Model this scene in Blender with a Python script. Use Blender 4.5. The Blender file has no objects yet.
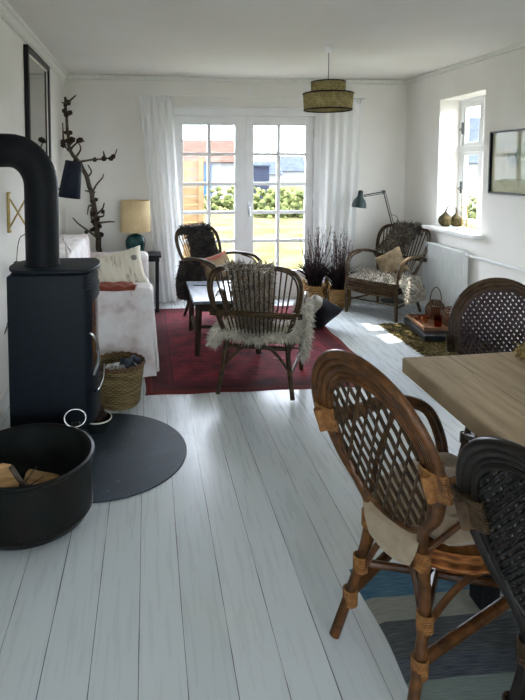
import bpy, bmesh, math, random
from math import sin, cos, pi, radians, sqrt, atan2
from mathutils import Vector, Matrix
random.seed(7)
S = bpy.context.scene
COL = S.collection

# ------------------------------------------------------------------ helpers
def lin(h):
    h = h.lstrip('#')
    c = [int(h[i:i + 2], 16) / 255 for i in (0, 2, 4)]
    return tuple((v / 12.92 if v <= .04045 else ((v + .055) / 1.055) ** 2.4) for v in c) + (1,)

class MB:
    """collects shapes, then links them as one mesh object"""
    def __init__(s): s.v = []; s.f = []; s.m = []; s.mi = 0
    def add(s, vs, fs):
        o = len(s.v); s.v += [tuple(v) for v in vs]
        s.f += [tuple(i + o for i in f) for f in fs]; s.m += [s.mi] * len(fs); return s
    def box(s, x0, x1, y0, y1, z0, z1, M=None):
        vs = [Vector((x, y, z)) for x in (x0, x1) for y in (y0, y1) for z in (z0, z1)]
        if M: vs = [M @ v for v in vs]
        return s.add(vs, [(0, 1, 3, 2), (4, 6, 7, 5), (0, 4, 5, 1), (2, 3, 7, 6), (0, 2, 6, 4), (1, 5, 7, 3)])
    def tube(s, pts, r, n=8, closed=False, caps=True, flat=1.0):
        P = [Vector(p) for p in pts]; k = len(P)
        rs = r if isinstance(r, (list, tuple)) else [r] * k
        if k < 2: return s
        T = []
        for i in range(k):
            a = P[(i - 1) % k] if (closed or i > 0) else P[i]; b = P[(i + 1) % k] if (closed or i < k - 1) else P[i]
            t = (b - a); T.append(t.normalized() if t.length > 1e-9 else Vector((0, 0, 1)))
        up = Vector((0, 0, 1)) if abs(T[0].z) < .9 else Vector((1, 0, 0))
        N = (up - T[0] * up.dot(T[0])).normalized(); vs = []
        for i in range(k):
            N = N - T[i] * N.dot(T[i])
            N = N.normalized() if N.length > 1e-6 else T[i].orthogonal().normalized()
            B = T[i].cross(N)
            for j in range(n):
                a = 2 * pi * j / n
                vs.append(P[i] + (N * cos(a) + B * sin(a) * flat) * rs[i])
        fs = []
        for i in range(k if closed else k - 1):
            i2 = (i + 1) % k
            for j in range(n): fs.append((i * n + j, i * n + (j + 1) % n, i2 * n + (j + 1) % n, i2 * n + j))
        if caps and not closed:
            fs.append(tuple(range(n - 1, -1, -1))); fs.append(tuple((k - 1) * n + j for j in range(n)))
        return s.add(vs, fs)
    def lathe(s, prof, c=(0, 0, 0), n=32, caps=True, wob=None, M=None):
        vs = []; cx, cy, cz = c
        for i, (r, z) in enumerate(prof):
            for j in range(n):
                a = 2 * pi * j / n; rr = r * (1 + (wob(a, i) if wob else 0))
                v = Vector((rr * cos(a), rr * sin(a), z))
                if M: v = M @ v
                vs.append((v.x + cx, v.y + cy, v.z + cz))
        fs = []
        for i in range(len(prof) - 1):
            for j in range(n): fs.append((i * n + j, i * n + (j + 1) % n, (i + 1) * n + (j + 1) % n, (i + 1) * n + j))
        if caps:
            if prof[0][0] > 1e-5: fs.append(tuple(range(n - 1, -1, -1)))
            if prof[-1][0] > 1e-5: fs.append(tuple((len(prof) - 1) * n + j for j in range(n)))
        return s.add(vs, fs)
    def grid(s, fn, nu, nv, closeu=False):
        vs = [fn(i / (nu if closeu else nu - 1), j / (nv - 1)) for i in range(nu) for j in range(nv)]
        fs = []
        for i in range(nu if closeu else nu - 1):
            for j in range(nv - 1):
                a = i * nv + j; b = ((i + 1) % nu) * nv + j
                fs.append((a, b, b + 1, a + 1))
        return s.add(vs, fs)
    def prism(s, poly, z0, z1, M=None):
        n = len(poly)
        vs = [Vector((x, y, z0)) for x, y in poly] + [Vector((x, y, z1)) for x, y in poly]
        if M: vs = [M @ v for v in vs]
        return s.add(vs, [tuple(range(n - 1, -1, -1)), tuple(range(n, 2 * n))] + [(i, (i + 1) % n, n + (i + 1) % n, n + i) for i in range(n)])
    def blade(s, p, q, w, side=None):
        p = Vector(p); q = Vector(q); d = q - p
        sd = Vector(side) if side else d.cross(Vector((random.uniform(-1, 1), random.uniform(-1, 1), random.uniform(-1, 1))))
        sd = (sd.normalized() if sd.length > 1e-7 else Vector((1, 0, 0))) * w / 2
        m = p + d * .55
        return s.add([p - sd, p + sd, m + sd * .8, m - sd * .8, q], [(0, 1, 2, 3), (3, 2, 4)])
    def build(s, name, mat=None, parent=None, smooth=True, bevel=0, subsurf=0, solid=0, loc=None, fixn=True):
        me = bpy.data.meshes.new(name)
        me.from_pydata([tuple(v) for v in s.v], [], s.f)
        for m in (mat if isinstance(mat, (list, tuple)) else [mat]): me.materials.append(m)
        me.polygons.foreach_set('material_index', s.m)
        me.validate(); me.update()
        if fixn:
            bm = bmesh.new(); bm.from_mesh(me); bmesh.ops.recalc_face_normals(bm, faces=bm.faces); bm.to_mesh(me); bm.free()
        if smooth:
            me.shade_smooth()
            try: me.set_sharp_from_angle(angle=radians(40))
            except Exception: pass
        o = bpy.data.objects.new(name, me); COL.objects.link(o)
        if loc: o.location = loc
        if parent: o.parent = parent
        if bevel:
            b = o.modifiers.new('b', 'BEVEL'); b.width = bevel; b.segments = 2; b.limit_method = 'ANGLE'; b.angle_limit = radians(50)
        if solid:
            b = o.modifiers.new('s', 'SOLIDIFY'); b.thickness = solid; b.offset = 0
        if subsurf:
            b = o.modifiers.new('u', 'SUBSURF'); b.levels = subsurf; b.render_levels = subsurf
        return o

def tag(o, label, cat, group=None, kind=None):
    o['label'] = label; o['category'] = cat
    if group: o['group'] = group
    if kind: o['kind'] = kind
    return o
def thing(name, label, cat, loc=(0, 0, 0), rz=0, group=None, scale=None):
    o = bpy.data.objects.new(name, None); COL.objects.link(o); o.empty_display_size = .05
    o.location = loc; o.rotation_euler = (0, 0, rz)
    if scale: o.scale = (scale,) * 3
    return tag(o, label, cat, group)
def struct(o): o['kind'] = 'structure'; return o
def copy_tree(o, parent=None):
    c = o.copy(); COL.objects.link(c)
    if parent: c.parent = parent
    for ch in list(o.children): copy_tree(ch, c)
    return c
def smoothpath(pts, n=8, closed=False):
    """Catmull-Rom through the points"""
    P = [Vector(p) for p in pts]; k = len(P); out = []
    rng = range(k if closed else k - 1)
    for i in rng:
        p1 = P[i]; p2 = P[(i + 1) % k]
        p0 = P[(i - 1) % k] if (closed or i > 0) else p1 * 2 - p2
        p3 = P[(i + 2) % k] if (closed or i < k - 2) else p2 * 2 - p1
        for j in range(n):
            t = j / n
            out.append(.5 * ((2 * p1) + (p2 - p0) * t + (2 * p0 - 5 * p1 + 4 * p2 - p3) * t * t + (3 * p1 - p0 - 3 * p2 + p3) * t ** 3))
    if not closed: out.append(P[-1])
    return out
def lerp(a, b, t): return a + (b - a) * t

# ------------------------------------------------------------------ materials
def newmat(name):
    m = bpy.data.materials.new(name); m.use_nodes = True
    nt = m.node_tree; b = nt.nodes['Principled BSDF']
    b.inputs['Specular IOR Level'].default_value = .25
    return m, nt, b
def coords(nt, scale=(1, 1, 1), rot=(0, 0, 0)):
    tc = nt.nodes.new('ShaderNodeTexCoord'); mp = nt.nodes.new('ShaderNodeMapping')
    mp.inputs['Scale'].default_value = scale; mp.inputs['Rotation'].default_value = rot
    nt.links.new(tc.outputs['Object'], mp.inputs['Vector']); return mp.outputs[0]
def noise(nt, vec, scale=5, detail=3, rough=.5):
    n = nt.nodes.new('ShaderNodeTexNoise'); n.inputs['Scale'].default_value = scale
    n.inputs['Detail'].default_value = detail; n.inputs['Roughness'].default_value = rough
    nt.links.new(vec, n.inputs['Vector']); return n.outputs['Fac']
def ramp(nt, fac, stops, interp='LINEAR'):
    r = nt.nodes.new('ShaderNodeValToRGB'); r.color_ramp.interpolation = interp
    e = r.color_ramp.elements
    while len(e) < len(stops): e.new(.5)
    for el, (p, c) in zip(e, stops): el.position = p; el.color = c if isinstance(c, tuple) else lin(c)
    nt.links.new(fac, r.inputs[0]); return r.outputs[0]
def mixc(nt, a, b, fac, mode='MIX'):
    m = nt.nodes.new('ShaderNodeMix'); m.data_type = 'RGBA'; m.blend_type = mode
    for sock, v in ((m.inputs[6], a), (m.inputs[7], b)):
        if isinstance(v, (tuple, list)): sock.default_value = v
        elif isinstance(v, str): sock.default_value = lin(v)
        else: nt.links.new(v, sock)
    if isinstance(fac, (int, float)): m.inputs[0].default_value = fac
    else: nt.links.new(fac, m.inputs[0])
    return m.outputs[2]
def bump(nt, b, h, strength=.3, dist=.01):
    n = nt.nodes.new('ShaderNodeBump'); n.inputs['Strength'].default_value = strength; n.inputs['Distance'].default_value = dist
    nt.links.new(h, n.inputs['Height']); nt.links.new(n.outputs[0], b.inputs['Normal'])
def math_(nt, op, a, b=None, c=None):
    n = nt.nodes.new('ShaderNodeMath'); n.operation = op
    for i, v in enumerate((a, b, c)):
        if v is None: continue
        if isinstance(v, (int, float)): n.inputs[i].default_value = v
        else: nt.links.new(v, n.inputs[i])
    return n.outputs[0]
def mat(name, c1, c2=None, scale=8, rough=.6, metal=0, stretch=(1, 1, 1), bmp=0, bdist=.005, lo=.35, hi=.65, spec=None, sheen=0, detail=3):
    m, nt, b = newmat(name)
    v = coords(nt, stretch); n = noise(nt, v, scale, detail)
    col = ramp(nt, n, [(lo, c1), (hi, c2 or c1)])
    nt.links.new(col, b.inputs['Base Color'])
    b.inputs['Roughness'].default_value = rough; b.inputs['Metallic'].default_value = metal
    if spec is not None: b.inputs['Specular IOR Level'].default_value = spec
    if sheen: b.inputs['Sheen Weight'].default_value = sheen
    if bmp: bump(nt, b, n, bmp, bdist)
    return m
def glassmat(name, tint=(1, 1, 1, 1), gloss=.9, rough=.0, base=.004):
    m = bpy.data.materials.new(name); m.use_nodes = True; nt = m.node_tree
    nt.nodes.clear(); out = nt.nodes.new('ShaderNodeOutputMaterial')
    t = nt.nodes.new('ShaderNodeBsdfTransparent'); t.inputs[0].default_value = tint
    g = nt.nodes.new('ShaderNodeBsdfGlossy'); g.inputs['Roughness'].default_value = rough
    f = nt.nodes.new('ShaderNodeLayerWeight'); f.inputs[0].default_value = .5
    pw = nt.nodes.new('ShaderNodeMath'); pw.operation = 'POWER'; pw.inputs[1].default_value = 5
    nt.links.new(f.outputs['Facing'], pw.inputs[0])
    fm = nt.nodes.new('ShaderNodeMath'); fm.operation = 'MULTIPLY_ADD'; fm.inputs[1].default_value = gloss; fm.inputs[2].default_value = base
    mx = nt.nodes.new('ShaderNodeMixShader')
    nt.links.new(pw.outputs[0], fm.inputs[0]); nt.links.new(fm.outputs[0], mx.inputs[0])
    nt.links.new(t.outputs[0], mx.inputs[1]); nt.links.new(g.outputs[0], mx.inputs[2]); nt.links.new(mx.outputs[0], out.inputs[0])
    return m

M = {}
M['wall'] = mat('wall_plaster', '#e2e0d9', '#e6e4de', 3, .85, bmp=.12, bdist=.01)
M['ceil'] = mat('ceiling_plaster', '#dad8d1', '#e0dfd9', 1.5, .8, bmp=.25, bdist=.03)
M['white'] = mat('white_paint', '#e2e3e1', '#e8e9e8', 5, .4)
M['cornice'] = mat('cornice_plaster', '#d8d8cf', '#e2e2dc', 30, .8, bmp=.4)
M['black_steel'] = mat('black_steel', '#0b141c', '#101a23', 30, .5, bmp=.05, spec=.18)
M['flue'] = mat('flue_black', '#0e1114', '#14181b', 40, .55, spec=.15)
M['tub'] = mat('blackened_tub_steel', '#0a1210', '#14110e', 9, .42, spec=.2)
M['tub_in'] = mat('soot_black', '#0e1211', '#18201d', 12, .8)
M['chrome'] = mat('brushed_chrome', '#b9bcc0', '#cfd2d4', 20, .25, metal=1)
M['black'] = mat('matt_black', '#0f1113', '#16181b', 20, .5)
M['navy'] = mat('blue_black_shade', '#141a28', '#1a2130', 30, .6)
M['brass'] = mat('aged_brass', '#a08a4e', '#b9a468', 40, .4, metal=.8)
M['cord'] = mat('black_cord', '#17191c', '#1e2024', 20, .5)
M['linen'] = mat('beige_linen_shade', '#cbb489', '#d8c39a', 120, .85, stretch=(1, 1, .3))
M['wood_dark'] = mat('dark_stained_wood', '#2b2219', '#3a2d20', 20, .45, stretch=(1, 1, .2))
M['branch'] = mat('bark', '#362e25', '#5b5144', 40, .8, bmp=.4)
M['cone'] = mat('cone_brown', '#1f1712', '#3c2a1e', 60, .8, bmp=.6)
M['rattan_dark'] = mat('dark_rattan', '#2d2116', '#544129', 35, .38, stretch=(1, 1, 1), bmp=.2, bdist=.002)
M['rattan_honey'] = mat('honey_rattan', '#3a2410', '#5e3b1d', 28, .33, bmp=.2, bdist=.002)
M['rattan_umber'] = mat('umber_rattan', '#2c1e13', '#40301f', 28, .33, bmp=.2, bdist=.002)
M['rattan_lattice'] = mat('lattice_cane', '#281b0f', '#45311b', 40, .4)
M['rattan_black'] = mat('black_brown_rattan', '#100e0b', '#1c1813', 30, .33, bmp=.2, bdist=.002)
M['cane_purple'] = mat('purple_brown_cane', '#261b1e', '#3c2d30', 60, .5)
M['cane_black'] = mat('charcoal_cane', '#11100d', '#211f1b', 60, .38)
M['binding'] = mat('cane_binding', '#6e4826', '#8a6238', 60, .45, bmp=.3, bdist=.002)
M['binding_dark'] = mat('dark_cane_binding', '#2c2116', '#443422', 60, .45, bmp=.3, bdist=.002)
M['cush_beige'] = mat('beige_cotton', '#8a7a64', '#998973', 25, .9, bmp=.15, sheen=.2)
M['fur_white'] = mat('white_fleece', '#b9b3a2', '#dfdacb', 14, .95, sheen=.4)
M['fur_grey'] = mat('grey_brown_fleece', '#5a5042', '#a09078', 9, .95, sheen=.3)
M['fur_dark'] = mat('dark_brown_fleece', '#211d1c', '#3d3834', 9, .95, sheen=.1)
M['fur_pale'] = mat('pale_grey_fleece', '#a8a49a', '#d6d2c6', 7, .95, sheen=.3)
M['terra'] = mat('rust_cloth', '#7c3c2c', '#8f4a37', 30, .85)
M['gourd'] = mat('gourd_skin', '#231f10', '#4f4424', 22, .8, bmp=.3)
M['candle'] = mat('candle_wax', '#e6e2d2', '#efecdf', 10, .5)
M['dish'] = mat('white_glaze', '#e6e6e2', '#f0f0ee', 10, .25)
M['straw'] = mat('straw', '#3a321c', '#7d6c3c', 50, .8)
M['slate'] = mat('black_slab', '#14171b', '#22262b', 14, .3)
M['tray'] = mat('brown_tray_wood', '#6a4c36', '#8b6749', 14, .5, stretch=(1, 6, 1))
M['copper'] = mat('copper_glass', '#8a4a2c', '#a8623f', 12, .2, metal=.6)
M['wicker_brown'] = mat('brown_wicker', '#4a3424', '#6f5037', 60, .55)
M['pot_weave'] = None
M['foliage'] = mat('purple_brown_foliage', '#100d0d', '#241719', 20, .7)
M['twig'] = mat('reddish_twigs', '#2a1a1a', '#432628', 20, .7)
M['soil'] = mat('soil', '#1a1512', '#2a211a', 40, .95)
M['lampgreen'] = mat('grey_green_enamel', '#22302f', '#2b3b3a', 10, .35)
M['steel_dark'] = mat('dark_steel_rod', '#3b3f3f', '#4c504f', 20, .4, metal=.6)
M['teal'] = mat('teal_glaze', '#0f2b2c', '#2a5250', 14, .15)
M['paper'] = mat('newsprint', '#8d8f90', '#c9c9c4', 60, .85)
M['darkpaper'] = mat('dark_print', '#1e242b', '#4b525a', 50, .5)
M['mirror'] = mat('mirror_glass', '#b9bab6', '#bcbdb9', 4, .03, metal=1)
M['radiator'] = mat('radiator_enamel', '#dfe1df', '#e4e6e4', 4, .4)
M['floorcush'] = mat('black_cotton', '#15171b', '#22252b', 25, .9)
M['stripe'] = mat('grey_cotton', '#8f8d86', '#c7c4bb', 70, .9, stretch=(6, .5, 1))
M['frame_black'] = mat('black_frame', '#101112', '#17181a', 20, .35)
M['glass'] = glassmat('window_glass')
M['picglass'] = glassmat('picture_glass', gloss=.3, base=.004)
M['stoveglass'] = mat('stove_glass', '#2b1e12', '#6e5332', 5, .08, stretch=(1, 1, 2))
M['green_glass'] = glassmat('amber_glass', (.8, .5, .35, 1))

def mat_floor():
    m, nt, b = newmat('painted_floorboards')
    tc = nt.nodes.new('ShaderNodeTexCoord'); sp = nt.nodes.new('ShaderNodeSeparateXYZ')
    nt.links.new(tc.outputs['Object'], sp.inputs[0])
    W = .1435
    wob = noise(nt, coords(nt, (1, .35, 1)), 2.2, 2)
    x = math_(nt, 'MULTIPLY_ADD', wob, .012, sp.outputs[0])
    xs = math_(nt, 'ADD', math_(nt, 'DIVIDE', x, W), .23)
    fr = math_(nt, 'FRACT', xs); idx = math_(nt, 'FLOOR', xs)
    d = math_(nt, 'ABSOLUTE', math_(nt, 'SUBTRACT', fr, .5))      # .5 at seams
    n1 = noise(nt, coords(nt, (9, 1.1, 1)), 3, 3)
    th = math_(nt, 'MULTIPLY_ADD', n1, -.034, .508)
    gap = math_(nt, 'GREATER_THAN', d, th)
    wn = nt.nodes.new('ShaderNodeTexWhiteNoise'); wn.noise_dimensions = '1D'; nt.links.new(idx, wn.inputs['W'])
    tone = ramp(nt, wn.outputs['Value'], [(0, '#bdc4c8'), (.5, '#c3cacd'), (1, '#c8ced1')])
    grain = noise(nt, coords(nt, (14, .8, 1)), 4, 4)
    tone2 = mixc(nt, tone, ramp(nt, grain, [(.3, '#bac1c6'), (.7, '#cad0d2')]), .05)
    worn = noise(nt, coords(nt, (1, 1, 1)), 1.6, 4)
    tone3 = mixc(nt, tone2, '#c6c9c0', ramp(nt, worn, [(.5, (0, 0, 0, 1)), (.75, (.6, .6, .6, 1))]))
    # end joints and small knocks
    vo = nt.nodes.new('ShaderNodeTexVoronoi'); vo.inputs['Scale'].default_value = 3.2
    nt.links.new(coords(nt, (1, .8, 1)), vo.inputs['Vector'])
    knock = math_(nt, 'LESS_THAN', vo.outputs['Distance'], .013)
    dark = math_(nt, 'MAXIMUM', gap, knock)
    col = mixc(nt, tone3, '#3b3f40', math_(nt, 'MULTIPLY', dark, .85))
    nt.links.new(col, b.inputs['Base Color'])
    rr = nt.nodes.new('ShaderNodeMapRange'); rr.inputs[3].default_value = .16; rr.inputs[4].default_value = .42
    nt.links.new(grain, rr.inputs[0]); nt.links.new(rr.outputs[0], b.inputs['Roughness'])
    h = math_(nt, 'MULTIPLY_ADD', gap, -1, math_(nt, 'MULTIPLY', grain, .06))
    h2 = math_(nt, 'MULTIPLY_ADD', d, -.3, h)
    bump(nt, b, h2, .35, .004)
    return m
M['floor'] = mat_floor()

def mat_red_rug():
    m, nt, b = newmat('red_kilim')
    v = coords(nt)
    br = nt.nodes.new('ShaderNodeTexBrick'); nt.links.new(v, br.inputs['Vector'])
    br.inputs['Color1'].default_value = lin('#7a1d28'); br.inputs['Color2'].default_value = lin('#57141e'); br.inputs['Mortar'].default_value = lin('#260b11')
    br.inputs['Scale'].default_value = 5.5; br.inputs['Mortar Size'].default_value = .035; br.inputs['Brick Width'].default_value = .9; br.inputs['Row Height'].default_value = .33
    n = noise(nt, v, 7, 5)
    c1 = mixc(nt, br.outputs[0], ramp(nt, n, [(.35, '#330d15'), (.65, '#96303c')]), .5)
    sp = nt.nodes.new('ShaderNodeSeparateXYZ'); nt.links.new(v, sp.inputs[0])
    # border bands near the two short ends and the two long sides
    dx = math_(nt, 'ABSOLUTE', math_(nt, 'SUBTRACT', sp.outputs[0], .815)); dy = math_(nt, 'ABSOLUTE', math_(nt, 'SUBTRACT', sp.outputs[1], 4.76))
    e = math_(nt, 'MINIMUM', math_(nt, 'SUBTRACT', .845, dx), math_(nt, 'SUBTRACT', 1.14, dy))
    bord = ramp(nt, e, [(0, '#5a221c'), (.03, '#6a3024'), (.05, '#300c13'), (.16, '#4c151f'), (.18, '#240d14'), (.2, '#561a26')], 'CONSTANT')
    isb = math_(nt, 'LESS_THAN', e, .2)
    c2 = mixc(nt, c1, mixc(nt, bord, c1, .35), isb)
    vo = nt.nodes.new('ShaderNodeTexVoronoi'); vo.inputs['Scale'].default_value = 2.1; nt.links.new(coords(nt, (1, 2.2, 1)), vo.inputs['Vector'])
    w = nt.nodes.new('ShaderNodeTexWave'); w.bands_direction = 'X'; w.inputs['Scale'].default_value = 14; nt.links.new(v, w.inputs['Vector'])
    sq = math_(nt, 'MULTIPLY', math_(nt, 'LESS_THAN', vo.outputs['Distance'], .11), math_(nt, 'GREATER_THAN', w.outputs['Fac'], .55))
    c3 = mixc(nt, c2, '#a4736a', math_(nt, 'MULTIPLY', sq, .6))
    wp = nt.nodes.new('ShaderNodeTexWave'); wp.bands_direction = 'Y'; wp.inputs['Scale'].default_value = 60; nt.links.new(v, wp.inputs['Vector'])
    nt.links.new(c3, b.inputs['Base Color']); b.inputs['Roughness'].default_value = .92
    bump(nt, b, math_(nt, 'ADD', wp.outputs['Fac'], n), .3, .003)
    return m
M['rug'] = mat_red_rug()

def mat_striped_rug():
    m, nt, b = newmat('striped_rag_rug')
    v = coords(nt); sp = nt.nodes.new('ShaderNodeSeparateXYZ'); nt.links.new(v, sp.inputs[0])
    t = math_(nt, 'DIVIDE', math_(nt, 'SUBTRACT', 1.96, math_(nt, 'MULTIPLY_ADD', noise(nt, v, 4, 2), .02, sp.outputs[1])), 2.2)
    st = [(0, '#28617b'), (.075, '#8c8c80'), (.125, '#3b3f42'), (.185, '#39424f'), (.22, '#77867f'), (.33, '#2f3a44'), (.45, '#8c8c80'), (.6, '#28617b'), (.75, '#3b3f42')]
    c = ramp(nt, t, st, 'CONSTANT')
    fine = noise(nt, coords(nt, (3, 60, 1)), 5, 3)
    c2 = mixc(nt, c, ramp(nt, fine, [(.35, '#20262b'), (.7, '#9aa09c')]), .25)
    nt.links.new(c2, b.inputs['Base Color']); b.inputs['Roughness'].default_value = .95
    bump(nt, b, fine, .4, .004); return m
M['striped'] = mat_striped_rug()

def mat_table():
    m, nt, b = newmat('weathered_oak')
    g = noise(nt, coords(nt, (14, 1.2, 3)), 3, 6, .6); g2 = noise(nt, coords(nt, (3, .7, 1)), 2, 3)
    c = ramp(nt, g, [(.25, '#6b5843'), (.5, '#9a8568'), (.75, '#b8a282')])
    c = mixc(nt, c, ramp(nt, g2, [(.35, '#85735b'), (.7, '#b5a080')]), .45)
    sp = nt.nodes.new('ShaderNodeSeparateXYZ'); nt.links.new(coords(nt), sp.inputs[0])
    wx = math_(nt, 'MULTIPLY_ADD', noise(nt, coords(nt, (1, 1, 1)), 2.5, 2), .03, sp.outputs[0])
    fr = math_(nt, 'FRACT', math_(nt, 'DIVIDE', wx, .215))
    gap = math_(nt, 'LESS_THAN', math_(nt, 'ABSOLUTE', math_(nt, 'SUBTRACT', fr, .5)), math_(nt, 'MULTIPLY_ADD', g2, .02, -.003))
    c = mixc(nt, c, '#33291f', math_(nt, 'MULTIPLY', gap, .8))
    vo = nt.nodes.new('ShaderNodeTexVoronoi'); vo.feature = 'DISTANCE_TO_EDGE'; vo.inputs['Scale'].default_value = 2.6
    mv = nt.nodes.new('ShaderNodeVectorMath'); mv.operation = 'MULTIPLY_ADD'; mv.inputs[1].default_value = (.35, .35, 0); 
    nz = nt.nodes.new('ShaderNodeTexNoise'); nz.inputs['Scale'].default_value = 5; nt.links.new(coords(nt), nz.inputs['Vector'])
    nt.links.new(nz.outputs['Color'], mv.inputs[0]); nt.links.new(coords(nt, (2.2, .7, 1)), mv.inputs[2]); nt.links.new(mv.outputs[0], vo.inputs['Vector'])
    crack = math_(nt, 'LESS_THAN', vo.outputs['Distance'], math_(nt, 'MULTIPLY_ADD', g2, .03, -.012))
    c = mixc(nt, c, '#4a3b2b', math_(nt, 'MULTIPLY', crack, .35))
    nt.links.new(c, b.inputs['Base Color']); b.inputs['Roughness'].default_value = .6
    bump(nt, b, math_(nt, 'MULTIPLY_ADD', gap, -1.5, g), .4, .004); return m
M['oak'] = mat_table()

def mat_sofa():
    m, nt, b = newmat('mottled_white_cover')
    v = coords(nt); n = noise(nt, v, 4.5, 5, .62); n2 = noise(nt, coords(nt, (1, 1, 1)), 12, 4)
    c = ramp(nt, n, [(.46, '#e5e3e1'), (.56, '#d6cac8'), (.66, '#a58d88')])
    c = mixc(nt, c, ramp(nt, n2, [(.5, '#e6e3e3'), (.75, '#c2b6b6')]), .4)
    nt.links.new(c, b.inputs['Base Color']); b.inputs['Roughness'].default_value = .9
    bump(nt, b, n, .35, .03); return m
M['sofa'] = mat_sofa()

def mat_print_cushion():
    m, nt, b = newmat('cream_printed_cushion')
    v = coords(nt); vo = nt.nodes.new('ShaderNodeTexVoronoi'); vo.inputs['Scale'].default_value = 6
    nt.links.new(v, vo.inputs['Vector'])
    spot = math_(nt, 'LESS_THAN', vo.outputs['Distance'], .16)
    n = noise(nt, coords(nt, (7, 3, 1.2)), 6, 4)
    c = ramp(nt, n, [(.42, '#d8d3c2'), (.6, '#cfc8b6'), (.68, '#8d857a'), (.72, '#cfc8b6')])
    c = mixc(nt, c, '#3d3a3c', math_(nt, 'MULTIPLY', spot, .75))
    nt.links.new(c, b.inputs['Base Color']); b.inputs['Roughness'].default_value = .9; return m
M['print'] = mat_print_cushion()

def mat_weave(name, c1, c2, c3, row=.018, colw=.03, rough=.7):
    m, nt, b = newmat(name)
    tc = nt.nodes.new('ShaderNodeTexCoord'); sp = nt.nodes.new('ShaderNodeSeparateXYZ'); nt.links.new(tc.outputs['Object'], sp.inputs[0])
    z = sp.outputs[2]; ang = math_(nt, 'ARCTAN2', sp.outputs[1], sp.outputs[0])
    w1 = math_(nt, 'SINE', math_(nt, 'MULTIPLY', z, 2 * pi / row))
    par = math_(nt, 'MULTIPLY', math_(nt, 'FLOOR', math_(nt, 'DIVIDE', z, row)), pi)
    w2 = math_(nt, 'SINE', math_(nt, 'ADD', math_(nt, 'MULTIPLY', ang, 26), par))
    h = math_(nt, 'MULTIPLY_ADD', w2, .35, math_(nt, 'MULTIPLY', w1, .5))
    n = noise(nt, coords(nt, (1, 1, 6)), 9, 3)
    f = math_(nt, 'ADD', math_(nt, 'MULTIPLY', h, .35), n)
    c = ramp(nt, f, [(.2, c1), (.5, c2), (.8, c3)])
    nt.links.new(c, b.inputs['Base Color']); b.inputs['Roughness'].default_value = rough
    bump(nt, b, h, .8, .006); return m
M['pot_weave'] = mat_weave('seagrass_weave', '#5a3f22', '#9a7546', '#b89560')
M['basket_weave'] = mat_weave('dark_willow_weave', '#3a2e1a', '#7a6840', '#9c8a5e', .012)
M['wicker_seat'] = mat_weave('woven_seat', '#2b1f14', '#4c3a26', '#6e583b', .014)
M['cane_seat'] = mat_weave('orange_cane_seat', '#5d3416', '#91592b', '#ad753f', .014)

def mat_raffia():
    m, nt, b = newmat('raffia_shade')
    v = coords(nt); sp = nt.nodes.new('ShaderNodeSeparateXYZ'); nt.links.new(v, sp.inputs[0])
    ang = math_(nt, 'ARCTAN2', sp.outputs[1], sp.outputs[0])
    w = math_(nt, 'SINE', math_(nt, 'MULTIPLY', ang, 130)); w2 = math_(nt, 'SINE', math_(nt, 'MULTIPLY', sp.outputs[2], 500))
    n = noise(nt, v, 30, 3)
    f = math_(nt, 'MULTIPLY_ADD', w, .18, math_(nt, 'MULTIPLY_ADD', w2, .12, n))
    c = ramp(nt, f, [(.25, '#857a48'), (.5, '#b5a873'), (.75, '#cbbf90')])
    nt.links.new(c, b.inputs['Base Color']); b.inputs['Roughness'].default_value = .8
    tr = nt.nodes.new('ShaderNodeBsdfTranslucent'); nt.links.new(c, tr.inputs[0])
    mx = nt.nodes.new('ShaderNodeMixShader'); mx.inputs[0].default_value = .4
    out = nt.nodes['Material Output']
    nt.links.new(b.outputs[0], mx.inputs[1]); nt.links.new(tr.outputs[0], mx.inputs[2]); nt.links.new(mx.outputs[0], out.inputs[0])
    bump(nt, b, f, .4, .003); return m
M['raffia'] = mat_raffia()

def mat_curtain():
    m, nt, b = newmat('sheer_white_curtain')
    b.inputs['Base Color'].default_value = lin('#f3f3f0'); b.inputs['Roughness'].default_value = .9
    tr = nt.nodes.new('ShaderNodeBsdfTranslucent'); tr.inputs[0].default_value = lin('#eef1f4')
    tp = nt.nodes.new('ShaderNodeBsdfTransparent')
    mx = nt.nodes.new("ShaderNodeMixShader"); mx.inputs[0].default_value = .35
    mx2 = nt.nodes.new('ShaderNodeMixShader'); mx2.inputs[0].default_value = .06
    out = nt.nodes['Material Output']
    nt.links.new(b.outputs[0], mx.inputs[1]); nt.links.new(tr.outputs[0], mx.inputs[2])
    nt.links.new(mx.outputs[0], mx2.inputs[1]); nt.links.new(tp.outputs[0], mx2.inputs[2]); nt.links.new(mx2.outputs[0], out.inputs[0])
    return m
M['curtain'] = mat_curtain()

def mat_hearth():
    m, nt, b = newmat('steel_floor_plate')
    v = coords(nt); n = noise(nt, v, 5, 6, .65); n2 = noise(nt, v, 60, 2)
    c = ramp(nt, n, [(.3, '#222e37'), (.6, '#2e3b45'), (.85, '#46535d')])
    c = mixc(nt, c, '#8d979c', ramp(nt, n2, [(.70, (0, 0, 0, 1)), (.74, (.5, .5, .5, 1))]))
    nt.links.new(c, b.inputs['Base Color']); b.inputs['Roughness'].default_value = .5; return m
M['hearth'] = mat_hearth()

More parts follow.
